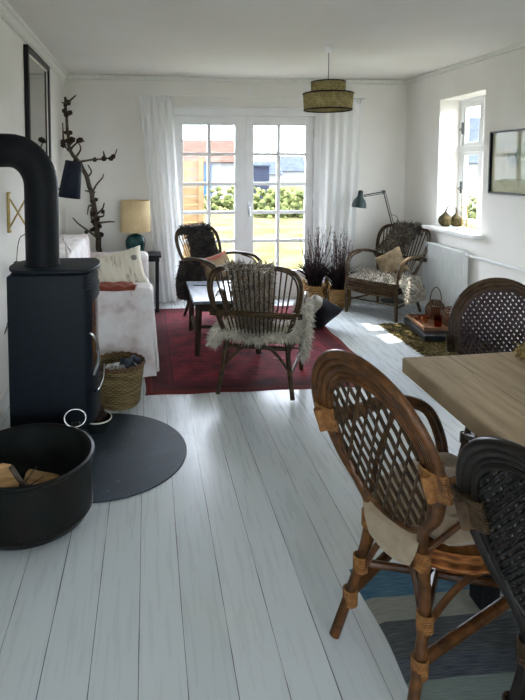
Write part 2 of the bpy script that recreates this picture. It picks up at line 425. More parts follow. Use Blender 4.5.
def mat_kilimcush():
    m, nt, b = newmat('rust_pattern_cushion')
    ck = nt.nodes.new('ShaderNodeTexChecker'); ck.inputs['Scale'].default_value = 16
    ck.inputs['Color1'].default_value = lin('#8a7a60'); ck.inputs['Color2'].default_value = lin('#6b5a42')
    v = coords(nt, (1, 1, 1), (.4, .3, .78)); nt.links.new(v, ck.inputs['Vector'])
    n = noise(nt, v, 9, 3); c = mixc(nt, ck.outputs[0], ramp(nt, n, [(.4, '#968468'), (.65, '#766248')]), .5)
    nt.links.new(c, b.inputs['Base Color']); b.inputs['Roughness'].default_value = .95; return m
M['kilimcush'] = mat_kilimcush()
def mat_redcush():
    m, nt, b = newmat('faded_red_tan_cushion')
    sp = nt.nodes.new('ShaderNodeSeparateXYZ'); v = coords(nt); nt.links.new(v, sp.inputs[0])
    n = noise(nt, v, 8, 3); f = math_(nt, 'MULTIPLY_ADD', n, .12, sp.outputs[2])
    c = ramp(nt, f, [(.0, '#8d7a60'), (.08, '#a08a6b'), (.13, '#8a7459'), (.15, '#8c3a32'), (.19, '#7c5a45')])
    nt.links.new(c, b.inputs['Base Color']); b.inputs['Roughness'].default_value = .95; return m
M['redcush'] = mat_redcush()
def mat_log():
    m, nt, b = newmat('birch_log')
    n = noise(nt, coords(nt, (1, 1, 8)), 6, 4); c = ramp(nt, n, [(.35, '#8a6b45'), (.6, '#c19b6c'), (.8, '#d9bf94')])
    nt.links.new(c, b.inputs['Base Color']); b.inputs['Roughness'].default_value = .85; bump(nt, b, n, .5, .01); return m
M['log'] = mat_log()
def mat_print_art():
    m, nt, b = newmat('botanical_print')
    v = coords(nt); n = noise(nt, v, 9, 5, .6)
    c = ramp(nt, n, [(.45, '#b3b29a'), (.62, '#a3a78c'), (.72, '#6c8470')])
    nt.links.new(c, b.inputs['Base Color']); b.inputs['Roughness'].default_value = .8; return m
M['art'] = mat_print_art()
def mat_top():
    m, nt, b = newmat('grey_blue_tabletop')
    n = noise(nt, coords(nt, (3, 1, 1)), 6, 4); c = ramp(nt, n, [(.35, '#68717e'), (.65, '#8891a0')])
    nt.links.new(c, b.inputs['Base Color']); b.inputs['Roughness'].default_value = .28; return m
M['coffee_top'] = mat_top()
# outdoors
M['bounce_paving'] = mat('pale_bounce_paving', '#a3a29c', '#b4b3ad', 2, .9)
M['grass'] = mat('meadow_grass', '#383523', '#524e33', 1.3, .95, detail=8, bmp=.5, bdist=.1)
M['fence'] = mat('larch_boards', '#5a4733', '#69553d', 5, .8, stretch=(1, 1, 5))
M['housewhite'] = mat('rendered_white', '#5c5c5b', '#656564', 2, .9)
M['redroof'] = mat('red_tile_roof', '#3b2a25', '#44322c', 3, .8, stretch=(1, 1, 4))
M['blueframe'] = mat('blue_joinery', '#223c5e', '#2c4a70', 6, .5)
M['shed'] = mat('blue_grey_boards', '#20222b', '#282b34', 4, .8)
M['hedge'] = mat('hedge_leaves', '#303620', '#555a36', 3, .9, detail=8)
M['greyroof'] = mat('slate_roof', '#2c3038', '#353a44', 3, .7)
for k_ in ('bounce_paving', 'grass', 'fence', 'housewhite', 'redroof', 'blueframe', 'shed', 'hedge', 'greyroof'):
    M[k_].node_tree.nodes['Principled BSDF'].inputs['Specular IOR Level'].default_value = 0

# ------------------------------------------------------------------ room shell
XL, XR, YF, YB, H = -.9, 2.97, 6.25, -3.0, 2.5
o = MB().box(XL - .3, XR + .3, YB - .3, YF + .3, -.06, 0).build('floor', M['floor'], smooth=False); struct(o)
o = MB().grid(lambda u, v: (lerp(XL - .3, XR + .3, u), lerp(YB - .3, YF + .3, v), H + .012 * sin(u * 9) * sin(v * 13 + 1)), 40, 60).build('ceiling', M['ceil']); struct(o)
MBt = MB().box(XL - .3, XR + .3, YB - .3, YF + .3, H + .03, H + .2)
MBt.build('ceiling_slab', M['wall'], smooth=False, parent=o)
def wall_x(name, x0, x1, y0, y1, holes):
    b = MB(); y = y0
    for (a, c, z0, z1) in sorted(holes):
        b.box(x0, x1, y, a, 0, H + .02); b.box(x0, x1, a, c, 0, z0) if z0 > 0 else None; b.box(x0, x1, a, c, z1, H + .02); y = c
    b.box(x0, x1, y, y1, 0, H + .02)
    return struct(b.build(name, M['wall'], smooth=False))
def wall_y(name, y0, y1, x0, x1, holes):
    b = MB(); x = x0
    for (a, c, z0, z1) in sorted(holes):
        b.box(x, a, y0, y1, 0, H + .02); b.box(a, c, y0, y1, 0, z0) if z0 > 0 else None; b.box(a, c, y0, y1, z1, H + .02); x = c
    b.box(x, x1, y0, y1, 0, H + .02)
    return struct(b.build(name, M['wall'], smooth=False))
WY0, WY1, WZ0, WZ1 = 4.72, 5.5, .9, 2.19
wall_x('wall_right', XR, XR + .3, YB - .3, YF + .3, [(WY0, WY1, WZ0, WZ1)])
wall_x('wall_left', XL - .3, XL, YB - .3, YF + .3, [(-2.4, -1.0, .9, 2.1)])
DX0, DX1, DZ = .27, 1.9, 2.1
wall_y('wall_far', YF, YF + .3, XL, XR, [(DX0, DX1, 0, DZ)])
wall_y('wall_rear', YB - .3, YB, XL, XR, [(.5, 2.1, .9, 2.0)])

# cornice
def cornice(n, a, b2, inward):
    d = Vector(b2) - Vector(a); d.z = 0; L = d.length; d.normalize(); I = Vector(inward); bb = MB()
    prof = [(0, 0), (.012, 0), (.018, .02), (.04, .045), (.06, .05), (.07, .062), (0, .062)]
    A = Vector(a)
    for k, (u, w) in enumerate(prof): pass
    vs = [];
    for t in (0, L):
        for (u, w) in prof: vs.append(A + d * t + I * u + Vector((0, 0, H - .07 + w)))
    m_ = len(prof); bb.add(vs, [(i, (i + 1) % m_, m_ + (i + 1) % m_, m_ + i) for i in range(m_)])
    step = .035; k = int(L / step)
    for i in range(k):
        p = A + d * (i * step) + Vector((0, 0, H - .075))
        q = p + d * .018; r_ = I * .022
        vs = [p, q, q + r_, p + r_]; vs += [v + Vector((0, 0, .03)) for v in vs]
        bb.add(vs, [(0, 1, 2, 3), (4, 5, 6, 7), (0, 1, 5, 4), (1, 2, 6, 5), (2, 3, 7, 6), (3, 0, 4, 7)])
    return struct(bb.build('trim_%d' % n, M['cornice'], smooth=False))
cornice(1, (XL, 0, 0), (XL, YF, 0), (1, 0, 0))
struct(MB().box(XL, XR, YF - .03, YF, H - .05, H).build('trim_2', M['cornice'], smooth=False, bevel=.01))
struct(MB().box(XR - .03, XR, 0, YF, H - .05, H).build('trim_3', M['cornice'], smooth=False, bevel=.01))
# baseboards
struct(MB().box(XL, XL + .018, YB, YF, 0, .12).build('baseboard_left', M['white'], smooth=False, bevel=.004))
struct(MB().box(XR - .018, XR, YB, YF, 0, .12).build('baseboard_right', M['white'], smooth=False, bevel=.004))
struct(MB().box(XL, DX0 - .07, YF - .018, YF, 0, .12).box(DX1 + .07, XR, YF - .018, YF, 0, .12).build('baseboard_far', M['white'], smooth=False, bevel=.004))

# French doors: casing, two leaves
c = MB(); c.box(DX0 - .06, DX0 + .018, YF - .02, YF + .14, 0, DZ); c.box(DX1 - .018, DX1 + .06, YF - .02, YF + .14, 0, DZ)
c.box(DX0 - .06, DX1 + .06, YF - .02, YF + .14, DZ - .018, DZ + .06); c.box(DX0 - .075, DX1 + .075, YF - .035, YF + .02, DZ + .055, DZ + .075)
c.box(DX0, DX1, YF, YF + .16, 0, .03)
struct(c.build('trim_4', M['white'], smooth=False, bevel=.005))
rowz = [.335, .665, .993, 1.319, 1.654]
def leaf(n, x0, x1, px0, px1, mx):
    y0, y1 = YF + .02, YF + .062
    b = MB(); zt, zb = 2.081, .032
    b.box(x0, px0, y0, y1, zb, zt); b.box(px1, x1, y0, y1, zb, zt); b.box(px0, px1, y0, y1, 1.975, zt); b.box(px0, px1, y0, y1, zb, .32)
    b.box(px0 + .06, px1 - .06, y0 - .006, y1, .09, .26)
    d = struct(b.build('door_%d' % n, M['white'], smooth=False, bevel=.004))
    g = MB(); g.box(mx - .02, mx + .02, y0 + .002, y1 - .002, .32, 1.975)
    for z in rowz[1:]: g.box(px0, px1, y0 + .006, y1 - .006, z - .019, z + .019)
    g.build('glazing_bars', M['white'], d, smooth=False, bevel=.003)
    MB().box(px0, px1, y0 + .018, y0 + .022, .32, 1.975).build('glass', M['glass'], d, smooth=False)
    return d, y0
d1, yy = leaf(1, .289, 1.102, .39, .975, .682)
d2, yy = leaf(2, 1.105, 1.881, 1.19, 1.79, 1.478)
hb = MB(); hb.box(1.128, 1.152, yy - .008, yy, .96, 1.12)
hb.tube([(1.14, yy, 1.06), (1.14, yy - .05, 1.06)], .009); hb.tube([(1.14, yy - .05, 1.06), (1.14, yy - .052, 1.03), (1.143, yy - .052, .95)], .01)
hb.build('door_handle', M['chrome'], d2)
hh = MB()
for z in (.3, 1.05, 1.85): hh.tube([(1.885, yy - .006, z), (1.885, yy - .006, z + .09)], .008)
hh.build('hinge', M['chrome'], d2)

# right window
wx = XR + .22
w = MB(); w.box(wx, wx + .07, WY0, WY0 + .05, WZ0, WZ1); w.box(wx, wx + .07, WY1 - .05, WY1, WZ0, WZ1)
w.box(wx + .004, wx + .066, WY0 + .002, WY1 - .002, WZ1 - .048, WZ1 - .001); w.box(wx + .004, wx + .066, WY0 + .002, WY1 - .002, WZ0 + .001, WZ0 + .048)
w.box(wx - .01, wx + .068, WY0 + .003, WY1 - .003, 1.66, 1.72); w.box(wx - .006, wx + .064, 5.08, 5.14, WZ0 + .01, WZ1 - .01)
win = struct(w.build('window_1', M['white'], smooth=False, bevel=.004))
for (a, b_) in ((WY0 + .05, 5.08), (5.14, WY1 - .05)):
    for (z0, z1) in ((WZ0 + .05, 1.66), (1.72, WZ1 - .05)):
        s_ = MB(); t = .035
        s_.box(wx + .01, wx + .05, a, a + t, z0, z1); s_.box(wx + .01, wx + .05, b_ - t, b_, z0, z1); s_.box(wx + .013, wx + .047, a + .002, b_ - .002, z0 + .002, z0 + t); s_.box(wx + .013, wx + .047, a + .002, b_ - .002, z1 - t, z1 - .002)
        so = s_.build('window_sash', M['white'], win, smooth=False, bevel=.003)
        MB().box(wx + .028, wx + .032, a + t, b_ - t, z0 + t, z1 - t).build('glass', M['glass'], so, smooth=False)
l = MB()
for z in (1.3, 1.9): l.box(wx - .006, wx + .008, 5.44, 5.455, z - .06, z + .06); l.tube([(wx - .01, 5.447, z), (wx - .03, 5.447, z - .01), (wx - .03, 5.41, z - .03)], .005, 6)
l.build('window_catch', M['steel_dark'], win)
MB().box(XR - .11, wx, WY0 - .06, WY1 + .1, WZ0 - .032, WZ0 + .003).build('window_sill', M['white'], win, smooth=False, bevel=.006)
# added for daylight fill, unseen: rear and left glazing behind the viewer
def fill_glazing(n, axis, pos, a0, a1, z0, z1, parts):
    b = MB()
    def bx(p0, p1, q0, q1, r0, r1):
        b.box(q0, q1, p0, p1, r0, r1) if axis == 'y' else b.box(p0, p1, q0, q1, r0, r1)
    for i in range(parts + 1):
        q = lerp(a0, a1 - .05, i / parts); bx(pos, pos + .06, q, q + .05, z0, z1)
    bx(pos, pos + .06, a0, a1, z0, z0 + .05); bx(pos, pos + .06, a0, a1, z1 - .05, z1)
    wo = struct(b.build('window_%d' % n, M['white'], smooth=False))  # unseen window, put in to let fill daylight into the room
    b = MB(); (b.box(a0, a1, pos + .03, pos + .034, z0, z1) if axis == 'y' else b.box(pos + .03, pos + .034, a0, a1, z0, z1))
    b.build('glass', M['glass'], wo, smooth=False)
fill_glazing(2, 'y', YB - .2, .5, 2.1, .9, 2.0, 3)
fill_glazing(3, 'x', XL - .2, -2.4, -1.0, .9, 2.1, 2)
struct(MB().box(-9, 12, -14, YB - .3, -.17, -.1).box(-9, XL - .3, YB - .3, 3, -.17, -.1).build('bounce_terrace_ground', M['bounce_paving'], smooth=False))  # unseen pale terrace, added to bounce neutral light in through the fill windows

# ------------------------------------------------------------------ rugs
def rug(name, x0, x1, y0, y1, h, m, label, nx=60, ny=60, fringe=None, wob=.006):
    b = MB()
    random.seed(3)
    def edge(u, v): return (lerp(x0, x1, u) + wob * sin(v * 31) * (1 if u in (0, 1) else 0), lerp(y0, y1, v) + wob * sin(u * 27) * (1 if v in (0, 1) else 0))
    def top(u, v):
        x, y = edge(u, v); k = min(u, 1 - u, v, 1 - v)
        return (x, y, .001 if k <= 0 else h + .002 * sin(x * 17 + y * 5) * sin(y * 11))
    b.grid(top, nx, ny)
    if fringe:
        for i in range(fringe):
            for v in (0, 1):
                x, y = edge(random.random(), v); s_ = -1 if v == 0 else 1
                b.blade((x, y, .004), (x + random.uniform(-.01, .01), y + s_ * random.uniform(.02, .04), .003), .005, side=(1, 0, 0))
    return b
o = rug('red', -.03, 1.66, 3.62, 5.9, .009, M['rug'], '').build('rug', M['rug'])
tag(o, 'worn deep red patterned woollen rug under the coffee table', 'rug')
o = rug('st', .74, 2.35, -.3, 1.93, .008, M['striped'], '').build('rug', M['striped'])
tag(o, 'blue, grey and charcoal striped rag rug under the dining table', 'rug')
# straw mat
b = MB(); x0, x1, y0, y1 = 2.2, 2.86, 3.9, 5.05
b.box(x0 + .02, x1, y0, y1, .001, .012)
for i in range(3800):
    x = random.uniform(x0, x1); y = random.uniform(y0, y1); a = random.choice((0, pi / 2)) + random.uniform(-.5, .5)
    L = random.uniform(.03, .06)
    b.blade((x, y, random.uniform(.012, .02)), (x + L * cos(a), y + L * sin(a), random.uniform(.014, .026)), .007)
for i in range(600):
    y = random.uniform(y0, y1); b.blade((x0 + .03, y, .012), (x0 + random.uniform(-.05, .0), y + random.uniform(-.04, .04), .006), .007)
tag(b.build('straw_mat', M['straw'], smooth=False, fixn=False), 'rough plaited straw mat on the floor by the radiator', 'mat')

# ------------------------------------------------------------------ hearth plate, stove, tub
b = MB(); b.lathe([(0, 0), (.457, 0), (.457, .004), (.455, .006), (0, .006)], (0, 0, 0), 96)
tag(b.build('hearth_plate', M['hearth'], loc=(-.262, 2.905, .001)), 'round dark steel floor plate under the wood stove', 'hearth plate')

st = thing('wood_stove', 'black steel wood-burning stove with round elbow flue pipe', 'stove', (-.53, 3.08, .007))
def dshape(xl, xf, yh, bul, n=14, r=.03):
    """flat back at xl, straight sides at y=+-yh up to xf, bulging front by bul"""
    pts = [(xl, -yh), (xf, -yh)]
    for i in range(1, n): a = -pi / 2 + pi * i / n; pts.append((xf + bul * cos(a), yh * sin(a)))
    pts += [(xf, yh), (xl, yh)]
    return pts
b = MB(); b.prism(dshape(-.185, .192, .2, .045), .15, .945); b.box(-.17, .14, -.17, .17, .0, .155)
b.build('body', M['black_steel'], st, bevel=.004)
b = MB()
b.prism([(.195, -.205)] + dshape(-.2, .195, .205, .07)[2:-2] + [(.195, .205)] + [(-.08 - .13 * sin(a), .205 * cos(a)) for a in [pi * i / 16 for i in range(17)]], .955, .972)
b.build('top_plate', M['black_steel'], st, bevel=.004)
b = MB()
for k in range(5): b.prism(dshape(-.18, .19, .195, .062 - .001 * k), .872 + k * .0165, .872 + k * .0165 + .009)
b.build('vent_louvres', M['black_steel'], st)
# door: curved band with window opening
def band(b, z0, z1, a0, a1, r0, r1, n=10, yh=.2, xf=.192):
    vs = []
    for i in range(n + 1):
        a = lerp(a0, a1, i / n)
        for r in (r0, r1):
            for z in (z0, z1): vs.append((xf + (r) * cos(a), yh * sin(a), z))
    fs = []
    for i in range(n):
        k = i * 4
        fs += [(k, k + 1, k + 5, k + 4), (k + 2, k + 6, k + 7, k + 3), (k, k + 4, k + 6, k + 2), (k + 1, k + 3, k + 7, k + 5)]
    fs += [(0, 2, 3, 1), (n * 4, n * 4 + 1, n * 4 + 3, n * 4 + 2)]
    b.add(vs, fs)
dr = MB(); A = radians(84)
band(dr, .33, .43, -A, A, .046, .066); band(dr, .80, .865, -A, A, .046, .066); band(dr, .43, .80, -A, -radians(50), .046, .066, 4); band(dr, .43, .80, radians(50), A, .046, .066, 4)
do = dr.build('door', M['black_steel'], st, bevel=.002)
g = MB(); band(g, .425, .805, -radians(52), radians(52), .050, .057); g.build('glass', M['stoveglass'], do)
hp = smoothpath([(.215, -.17, .635), (.240, -.17, .62), (.262, -.165, .56), (.262, -.165, .48), (.24, -.165, .41)], 6)
MB().tube(hp, .008).build('handle', M['chrome'], do)
ld = MB(); band(ld, .155, .32, -A, A, .046, .064); lo = ld.build('door', M['black_steel'], st, bevel=.002)
MB().tube(smoothpath([(.235, -.14, .305), (.262, -.15, .33), (.285, -.12, .38), (.285, -.08, .44)], 6), .006).build('handle', M['chrome'], lo)
fl = smoothpath([(-.045, -.03, .965), (-.045, -.03, 1.3), (-.045, -.03, 1.40)], 4)
ex = -.035 ; R_ = .165
fl = [(ex, -.03, .965), (ex, -.03, 1.2), (ex, -.03, 1.395)] + [(ex - R_ + R_ * cos(a), -.03, 1.395 + R_ * sin(a) * 1.15) for a in [pi / 2 * i / 10 for i in range(1, 11)]] + [(-.368, -.03, 1.395 + R_ * 1.15)]
b = MB(); b.tube(fl, .088, 28); b.tube([(ex, -.03, .972), (ex, -.03, .985)], .095, 28)
b.build('flue_pipe', M['flue'], st)

tb = thing('log_tub', 'large round blackened steel tub holding firewood', 'tub', (-.52, 2.38, .008))
R0 = .268
b = MB(); b.lathe([(0, 0), (R0 - .045, 0), (R0 - .015, .02), (R0 - .006, .038), (R0, .045), (R0 + .002, .26), (R0 + .012, .268), (R0 + .012, .278), (R0, .282), (R0 - .006, .276), (R0 - .008, .05), (0, .012)], n=64)
b.tube([(R0 * cos(a), R0 * sin(a), .05) for a in [2 * pi * i / 72 for i in range(72)]], .004, 6, closed=True)
b.build('body', M['tub'], tb)
b = MB(); b.lathe([(R0 - .0065, .27), (R0 - .0095, .05), (R0 - .03, .0145), (0, .0135)], n=64, caps=False); b.build('inner_lining', M['tub_in'], tb)
ring = [(.17 + .05 * cos(a), .235 + .012 * sin(a) , .315 + .038 * sin(a)) for a in [2 * pi * i / 20 for i in range(20)]]
MB().tube(ring, .0035, 6, closed=True).build('ring_handle', M['chrome'], tb)
MB().box(.15, .19, .24, .265, .255, .285).build('handle_lug', M['tub'], tb, bevel=.003)
# firewood
def log(name, p, q, r, label):
    P, Q = Vector(p), Vector(q); d = Q - P; b = MB()
    pts = [P + d * t for t in (0, .02, .3, .6, .98, 1)]; b.tube(pts, [r * .93, r, r * 1.03, r * .98, r, r * .93], 12, flat=.8)
    o = b.build(name, M['log']); return tag(o, label, 'firewood', 'firewood in the steel tub')
log('firewood_log', (-.66, 2.46, .10), (-.585, 2.235, .235), .078, 'pale split birch log leaning in the steel tub, cut end up')
log('firewood_log', (-.42, 2.50, .065), (-.56, 2.55, .075), .045, 'birch log lying deeper in the steel tub behind the pale one')
b = MB(); b.tube(smoothpath([(-.40, 2.3, .06), (-.50, 2.2, .25), (-.545, 2.19, .33)], 5), [.012] * 5 + [.01] * 6, 8); b.tube([(-.50, 2.2, .25), (-.45, 2.22, .31)], [.003, .0015], 5); b.tube([(-.49, 2.21, .23), (-.43, 2.25, .25)], [.003, .002], 5)
tag(b.build('kindling_stick', M['branch']), 'thin grey forked stick standing up in the steel tub', 'stick')

bw = thing('bowl', 'small dark bowl with a pale rim below the stove door', 'bowl', (-.297, 3.15, .007))
b = MB(); b.lathe([(0, 0), (.045, 0), (.07, .04), (.078, .075), (.074, .076), (.066, .045), (.04, .01), (0, .008)], n=32); b.build('body', M['tub_in'], bw)
b = MB(); b.tube([(.079 * cos(a), .079 * sin(a), .072) for a in [2 * pi * i / 32 for i in range(32)]], .0045, 6, closed=True); b.build('rim', M['candle'], bw)
for k, (x, y, z) in enumerate([(-.02, .0, .07), (.025, .02, .075), (.0, -.025, .08), (.01, .01, .11)]):
    b = MB(); b.lathe([(.001, -.03), (.02, -.02), (.028, 0), (.02, .02), (.001, .033)], (0, 0, 0), 14, wob=lambda a, i: .15 * sin(a * 5 + i * 2))
    o = b.build('pine_cone', M['cone'], loc=(-.297 + x, 3.15 + y, .007 + z)); o.rotation_euler = (k, k * .7, 0)
    tag(o, 'dark pine cone in the small bowl by the stove', 'pine cone', 'pine cones in the small bowl')

# log basket with papers
bk = thing('wicker_basket', 'round dark willow basket of papers between stove and sofa', 'basket', (-.195, 3.53, .001))
b = MB(); b.lathe([(0, 0), (.125, 0), (.135, .02), (.15, .15), (.166, .265), (.160, .268), (.143, .15), (.125, .02), (0, .012)], n=40); b.build('body', M['basket_weave'], bk)
b = MB()
for k in range(2): b.tube([((.164) * cos(a), .164 * sin(a), .262 + k * .008 + .004 * sin(a * 20 + k * pi)) for a in [2 * pi * i / 120 for i in range(120)]], .007, 6, closed=True)
b.build('rim', M['wicker_brown'], bk)
def paper(x, y, z, w, h, rx, rz, m, label, nm, cat, seedk):
    random.seed(seedk); b = MB()
    b.grid(lambda u, v: ((u - .5) * w, .015 * sin(u * 9 + seedk) + .01 * sin(v * 7), (v - .5) * h + .01 * sin(u * 5)), 10, 10)
    o = b.build(nm, m, solid=.003, loc=(x, y, z)); o.rotation_euler = (rx, 0, rz); return tag(o, label, cat, 'papers in the willow basket')
paper(-.13, 3.52, .255, .13, .13, .7, .4, M['darkpaper'], 'dark printed magazine sticking up at the right in the willow basket', 'magazine', 'magazine', 2)
paper(-.10, 3.50, .235, .10, .12, .9, -.3, M['darkpaper'], 'dark folded leaflet against the right rim of the willow basket', 'leaflet', 'leaflet', 3)
for k in range(4):
    b = MB(); random.seed(k + 20)
    b.lathe([(.002, -.035), (.03, -.02), (.036, 0), (.028, .022), (.002, .034)], n=12, wob=lambda a, i: random.uniform(-.3, .3))
    o = b.build('crumpled_paper', M['paper'], smooth=False, loc=(-.25 + .045 * k, 3.50 + .02 * (k % 2), .235)); 
    tag(o, 'pale crumpled newspaper ball in the willow basket', 'paper', 'crumpled paper in the willow basket')

# ------------------------------------------------------------------ sofa
sf = thing('sofa', 'small sofa under a mottled white loose cover', 'sofa', (0, 0, 0))
def softbox(x0, x1, y0, y1, z0, z1, r, flare=0, wr=.004, n=14, nz=12):
    b = MB(); cx, cy = (x0 + x1) / 2, (y0 + y1) / 2; hx, hy = (x1 - x0) / 2, (y1 - y0) / 2
    def prof(a, k):
        # rounded rectangle
        c_, s_ = cos(a), sin(a); e = .22
        x = hx * math.copysign(abs(c_) ** e, c_); y = hy * math.copysign(abs(s_) ** e, s_)
        return x * k, y * k
    rows = []
    rings = [(1, z0)] + [(1, lerp(z0, z1 - r, i / nz)) for i in range(1, nz + 1)] + [(1 - (r / max(hx, hy)) * (1 - cos(t)), z1 - r + r * sin(t)) for t in [pi / 2 * i / 5 for i in range(1, 6)]] + [(.5, z1 + .004), (.02, z1 + .006)]
    N = 72; vs = []
    for (k, z) in rings:
        fl_ = flare * max(0, (1 - (z - z0) / .35)) ** 1.3 if flare else 0
        for j in range(N):
            a = 2 * pi * j / N; x, y = prof(a, k)
            w_ = 1 + fl_ * (1 + .45 * sin(a * 9)) + wr * sin(a * 7 + z * 9) + wr * .8 * sin(a * 3 - z * 14)
            vs.append((cx + x * w_, cy + y * (1 + (w_ - 1) * .7), z + (.004 * sin(a * 11) if z > z0 else 0)))
    fs = [(i * N + j, i * N + (j + 1) % N, (i + 1) * N + (j + 1) % N, (i + 1) * N + j) for i in range(len(rings) - 1) for j in range(N)]
    fs.append(tuple((len(rings) - 1) * N + j for j in range(N)))
    b.add(vs, fs); return b
softbox(-.86, .035, 3.93, 4.17, .012, .645, .04, .05).build('armrest', M['sofa'], sf)
softbox(-.86, .0, 5.46, 5.67, .012, .66, .05, .03).build('armrest', M['sofa'], sf)
softbox(-.88, -.56, 4.12, 5.64, .10, .86, .158).build('backrest', M['sofa'], sf)
softbox(-.60, .01, 4.15, 5.47, .012, .45, .06, .05).build('seat', M['sofa'], sf)
# the loose cover's hanging front corner
b = MB(); b.grid(lambda u, v: (.02 + .035 * v + .012 * sin(u * 22) * (.4 + v), lerp(3.97, 4.18, u), lerp(.6, .03, v)), 30, 16); b.build('cover_flap', M['sofa'], sf, solid=.004)
def pillow(name, m, w, h, t, loc, rot, label, cat='cushion', group=None, parent=None, n=18, mats=None, split=None):
    b = MB()
    def f(sgn):
        def g(u, v):
            x, y = (u * 2 - 1), (v * 2 - 1)
            k = max(0, (1 - x ** 4) * (1 - y ** 4)) ** .5
            s_ = 1 - .06 * (1 - abs(x)) * y * y - 0
            px = x * w / 2 * (1 - .08 * (1 - y * y)) ; pz = y * h / 2 * (1 - .08 * (1 - x * x))
            return (px, sgn * t / 2 * k * (1 + .08 * sin(x * 5 + y * 3)), pz)
        return g
    b.grid(f(1), n, n); b.grid(f(-1), n, n)
    if mats and split is not None:
        k = 0
        for half in (0, 1):
            for i in range(n - 1):
                for j in range(n - 1):
                    b.m[k] = 1 if i < split else 0; k += 1
    o = b.build(name, mats or m, loc=loc)
    bm = bmesh.new(); bm.from_mesh(o.data); bmesh.ops.remove_doubles(bm, verts=bm.verts, dist=.0005); bmesh.ops.recalc_face_normals(bm, faces=bm.faces); bm.to_mesh(o.data); bm.free()
    o.rotation_euler = rot; o.data.shade_smooth()
    return tag(o, label, cat, group)
pillow('cushion', M['print'], .50, .36, .14, (-.27, 4.42, .665), (radians(-25), radians(-13), .05), 'cream cushion with dark speckled print leaning on the sofa seat')
b = MB(); b.grid(lambda u, v: (lerp(-.40, -.10, u) + .02 * sin(v * 5), (3.925 + .01 * sin(u * 9) if v < .12 else lerp(3.93, 4.12, (v - .12) / .88)), (.638 if v == 0 else .655 + .02 * abs(sin(u * 8 + v * 2)) * (1 - v * .6))), 30, 10)
tag(b.build('folded_cloth', M['terra'], solid=.006), 'crumpled rust-red cloth lying on the sofa arm nearest the stove', 'cloth')

# ------------------------------------------------------------------ cone branch in vase
vs_ = thing('floor_vase', 'tall dark stoneware vase holding the tall bare branch behind the sofa', 'vase', (-.52, 5.9, .001))
b = MB(); b.lathe([(0, 0), (.10, 0), (.13, .1), (.135, .25), (.10, .42), (.06, .52), (.065, .6), (.058, .6), (.052, .52), (.09, .42), (0, .03)], n=32); b.build('body', M['black'], vs_)
br = thing('branch', 'tall bare branch with dark cones behind the sofa', 'branch', (-.52, 5.9, .1))
def P3(px, py, Y=5.95, dy=0):
    return Vector((max(-.34, (px - 148) / 563 * Y + .52), dy, (168 - py) / 560 * Y + 1.5 - .1))
trunk = [Vector((0, 0, .0)), Vector((0, 0, .3)), P3(99, 246), P3(97, 225), P3(95, 208), P3(92, 190), P3(86, 172), P3(80, 161), P3(73, 152), P3(71, 138), P3(70, 120), P3(69, 100)]
tp = smoothpath(trunk, 5); nn = len(tp)
b = MB(); b.tube([p + Vector((random.uniform(-.006, .006), random.uniform(-.006, .006), 0)) for p in tp], [lerp(.034, .012, i / nn) for i in range(nn)], 8)
sub = [[(82, 162), (95, 160), (108, 159), (115, 156), (118, 150)], [(98, 237), (90, 230), (80, 222), (75, 216)], [(99, 222), (108, 221), (115, 221)], [(97, 214), (103, 208), (105, 202)],
       [(92, 195), (97, 185), (103, 178), (104, 174)], [(88, 178), (93, 172), (90, 165)], [(80, 160), (72, 152), (62, 146), (57, 140)], [(62, 146), (60, 135), (65, 125)], [(73, 150), (80, 143), (86, 142)],
       [(70, 106), (76, 101), (79, 98)], [(69, 106), (62, 106)], [(96, 207), (90, 205), (88, 214)], [(99, 230), (94, 222), (92, 210), (97, 203)], [(78, 158), (83, 150), (81, 143)], [(106, 159), (105, 152)], [(56, 182), (63, 174)], [(96, 192), (87, 190)], [(98, 216), (104, 215), (103, 208)]]
for k, s_ in enumerate(sub):
    dy = random.uniform(-.12, .1)
    pts = smoothpath([P3(x, y, dy=dy * i / len(s_)) for i, (x, y) in enumerate(s_)], 4)
    b.tube(pts, [lerp(.012, .005, i / len(pts)) for i in range(len(pts))], 6)
b.build('stem', M['branch'], br)
cm = MB(); cm.lathe([(.002, -.035), (.022, -.025), (.032, -.005), (.028, .015), (.014, .03), (.002, .04)], n=14, wob=lambda a, i: .3 * sin(a * 5 + i * 1.6))
c0 = None
for (x, y) in [(69, 108), (71, 105), (68, 113), (70, 117), (73, 115), (69, 134), (73, 134), (70, 142), (73, 143), (75, 141), (62, 146), (60, 143), (65, 147), (81, 142), (83, 141), (78, 161), (96, 160), (105, 159), (114, 157), (112, 159), (72, 150), (93, 200), (97, 199), (98, 218), (94, 220), (96, 228), (100, 225), (87, 231), (92, 229), (98, 240), (101, 234), (94, 213), (103, 211)]:
    if c0 is None: c0 = cm.build('cone', M['cone'], br); c = c0
    else: c = c0.copy(); COL.objects.link(c)
    c.location = P3(x, y, dy=random.uniform(-.03, .03)); c.rotation_euler = (random.uniform(0, 3), random.uniform(0, 3), 0)
    k_ = random.uniform(.6, .95); c.scale = (k_, k_, k_)

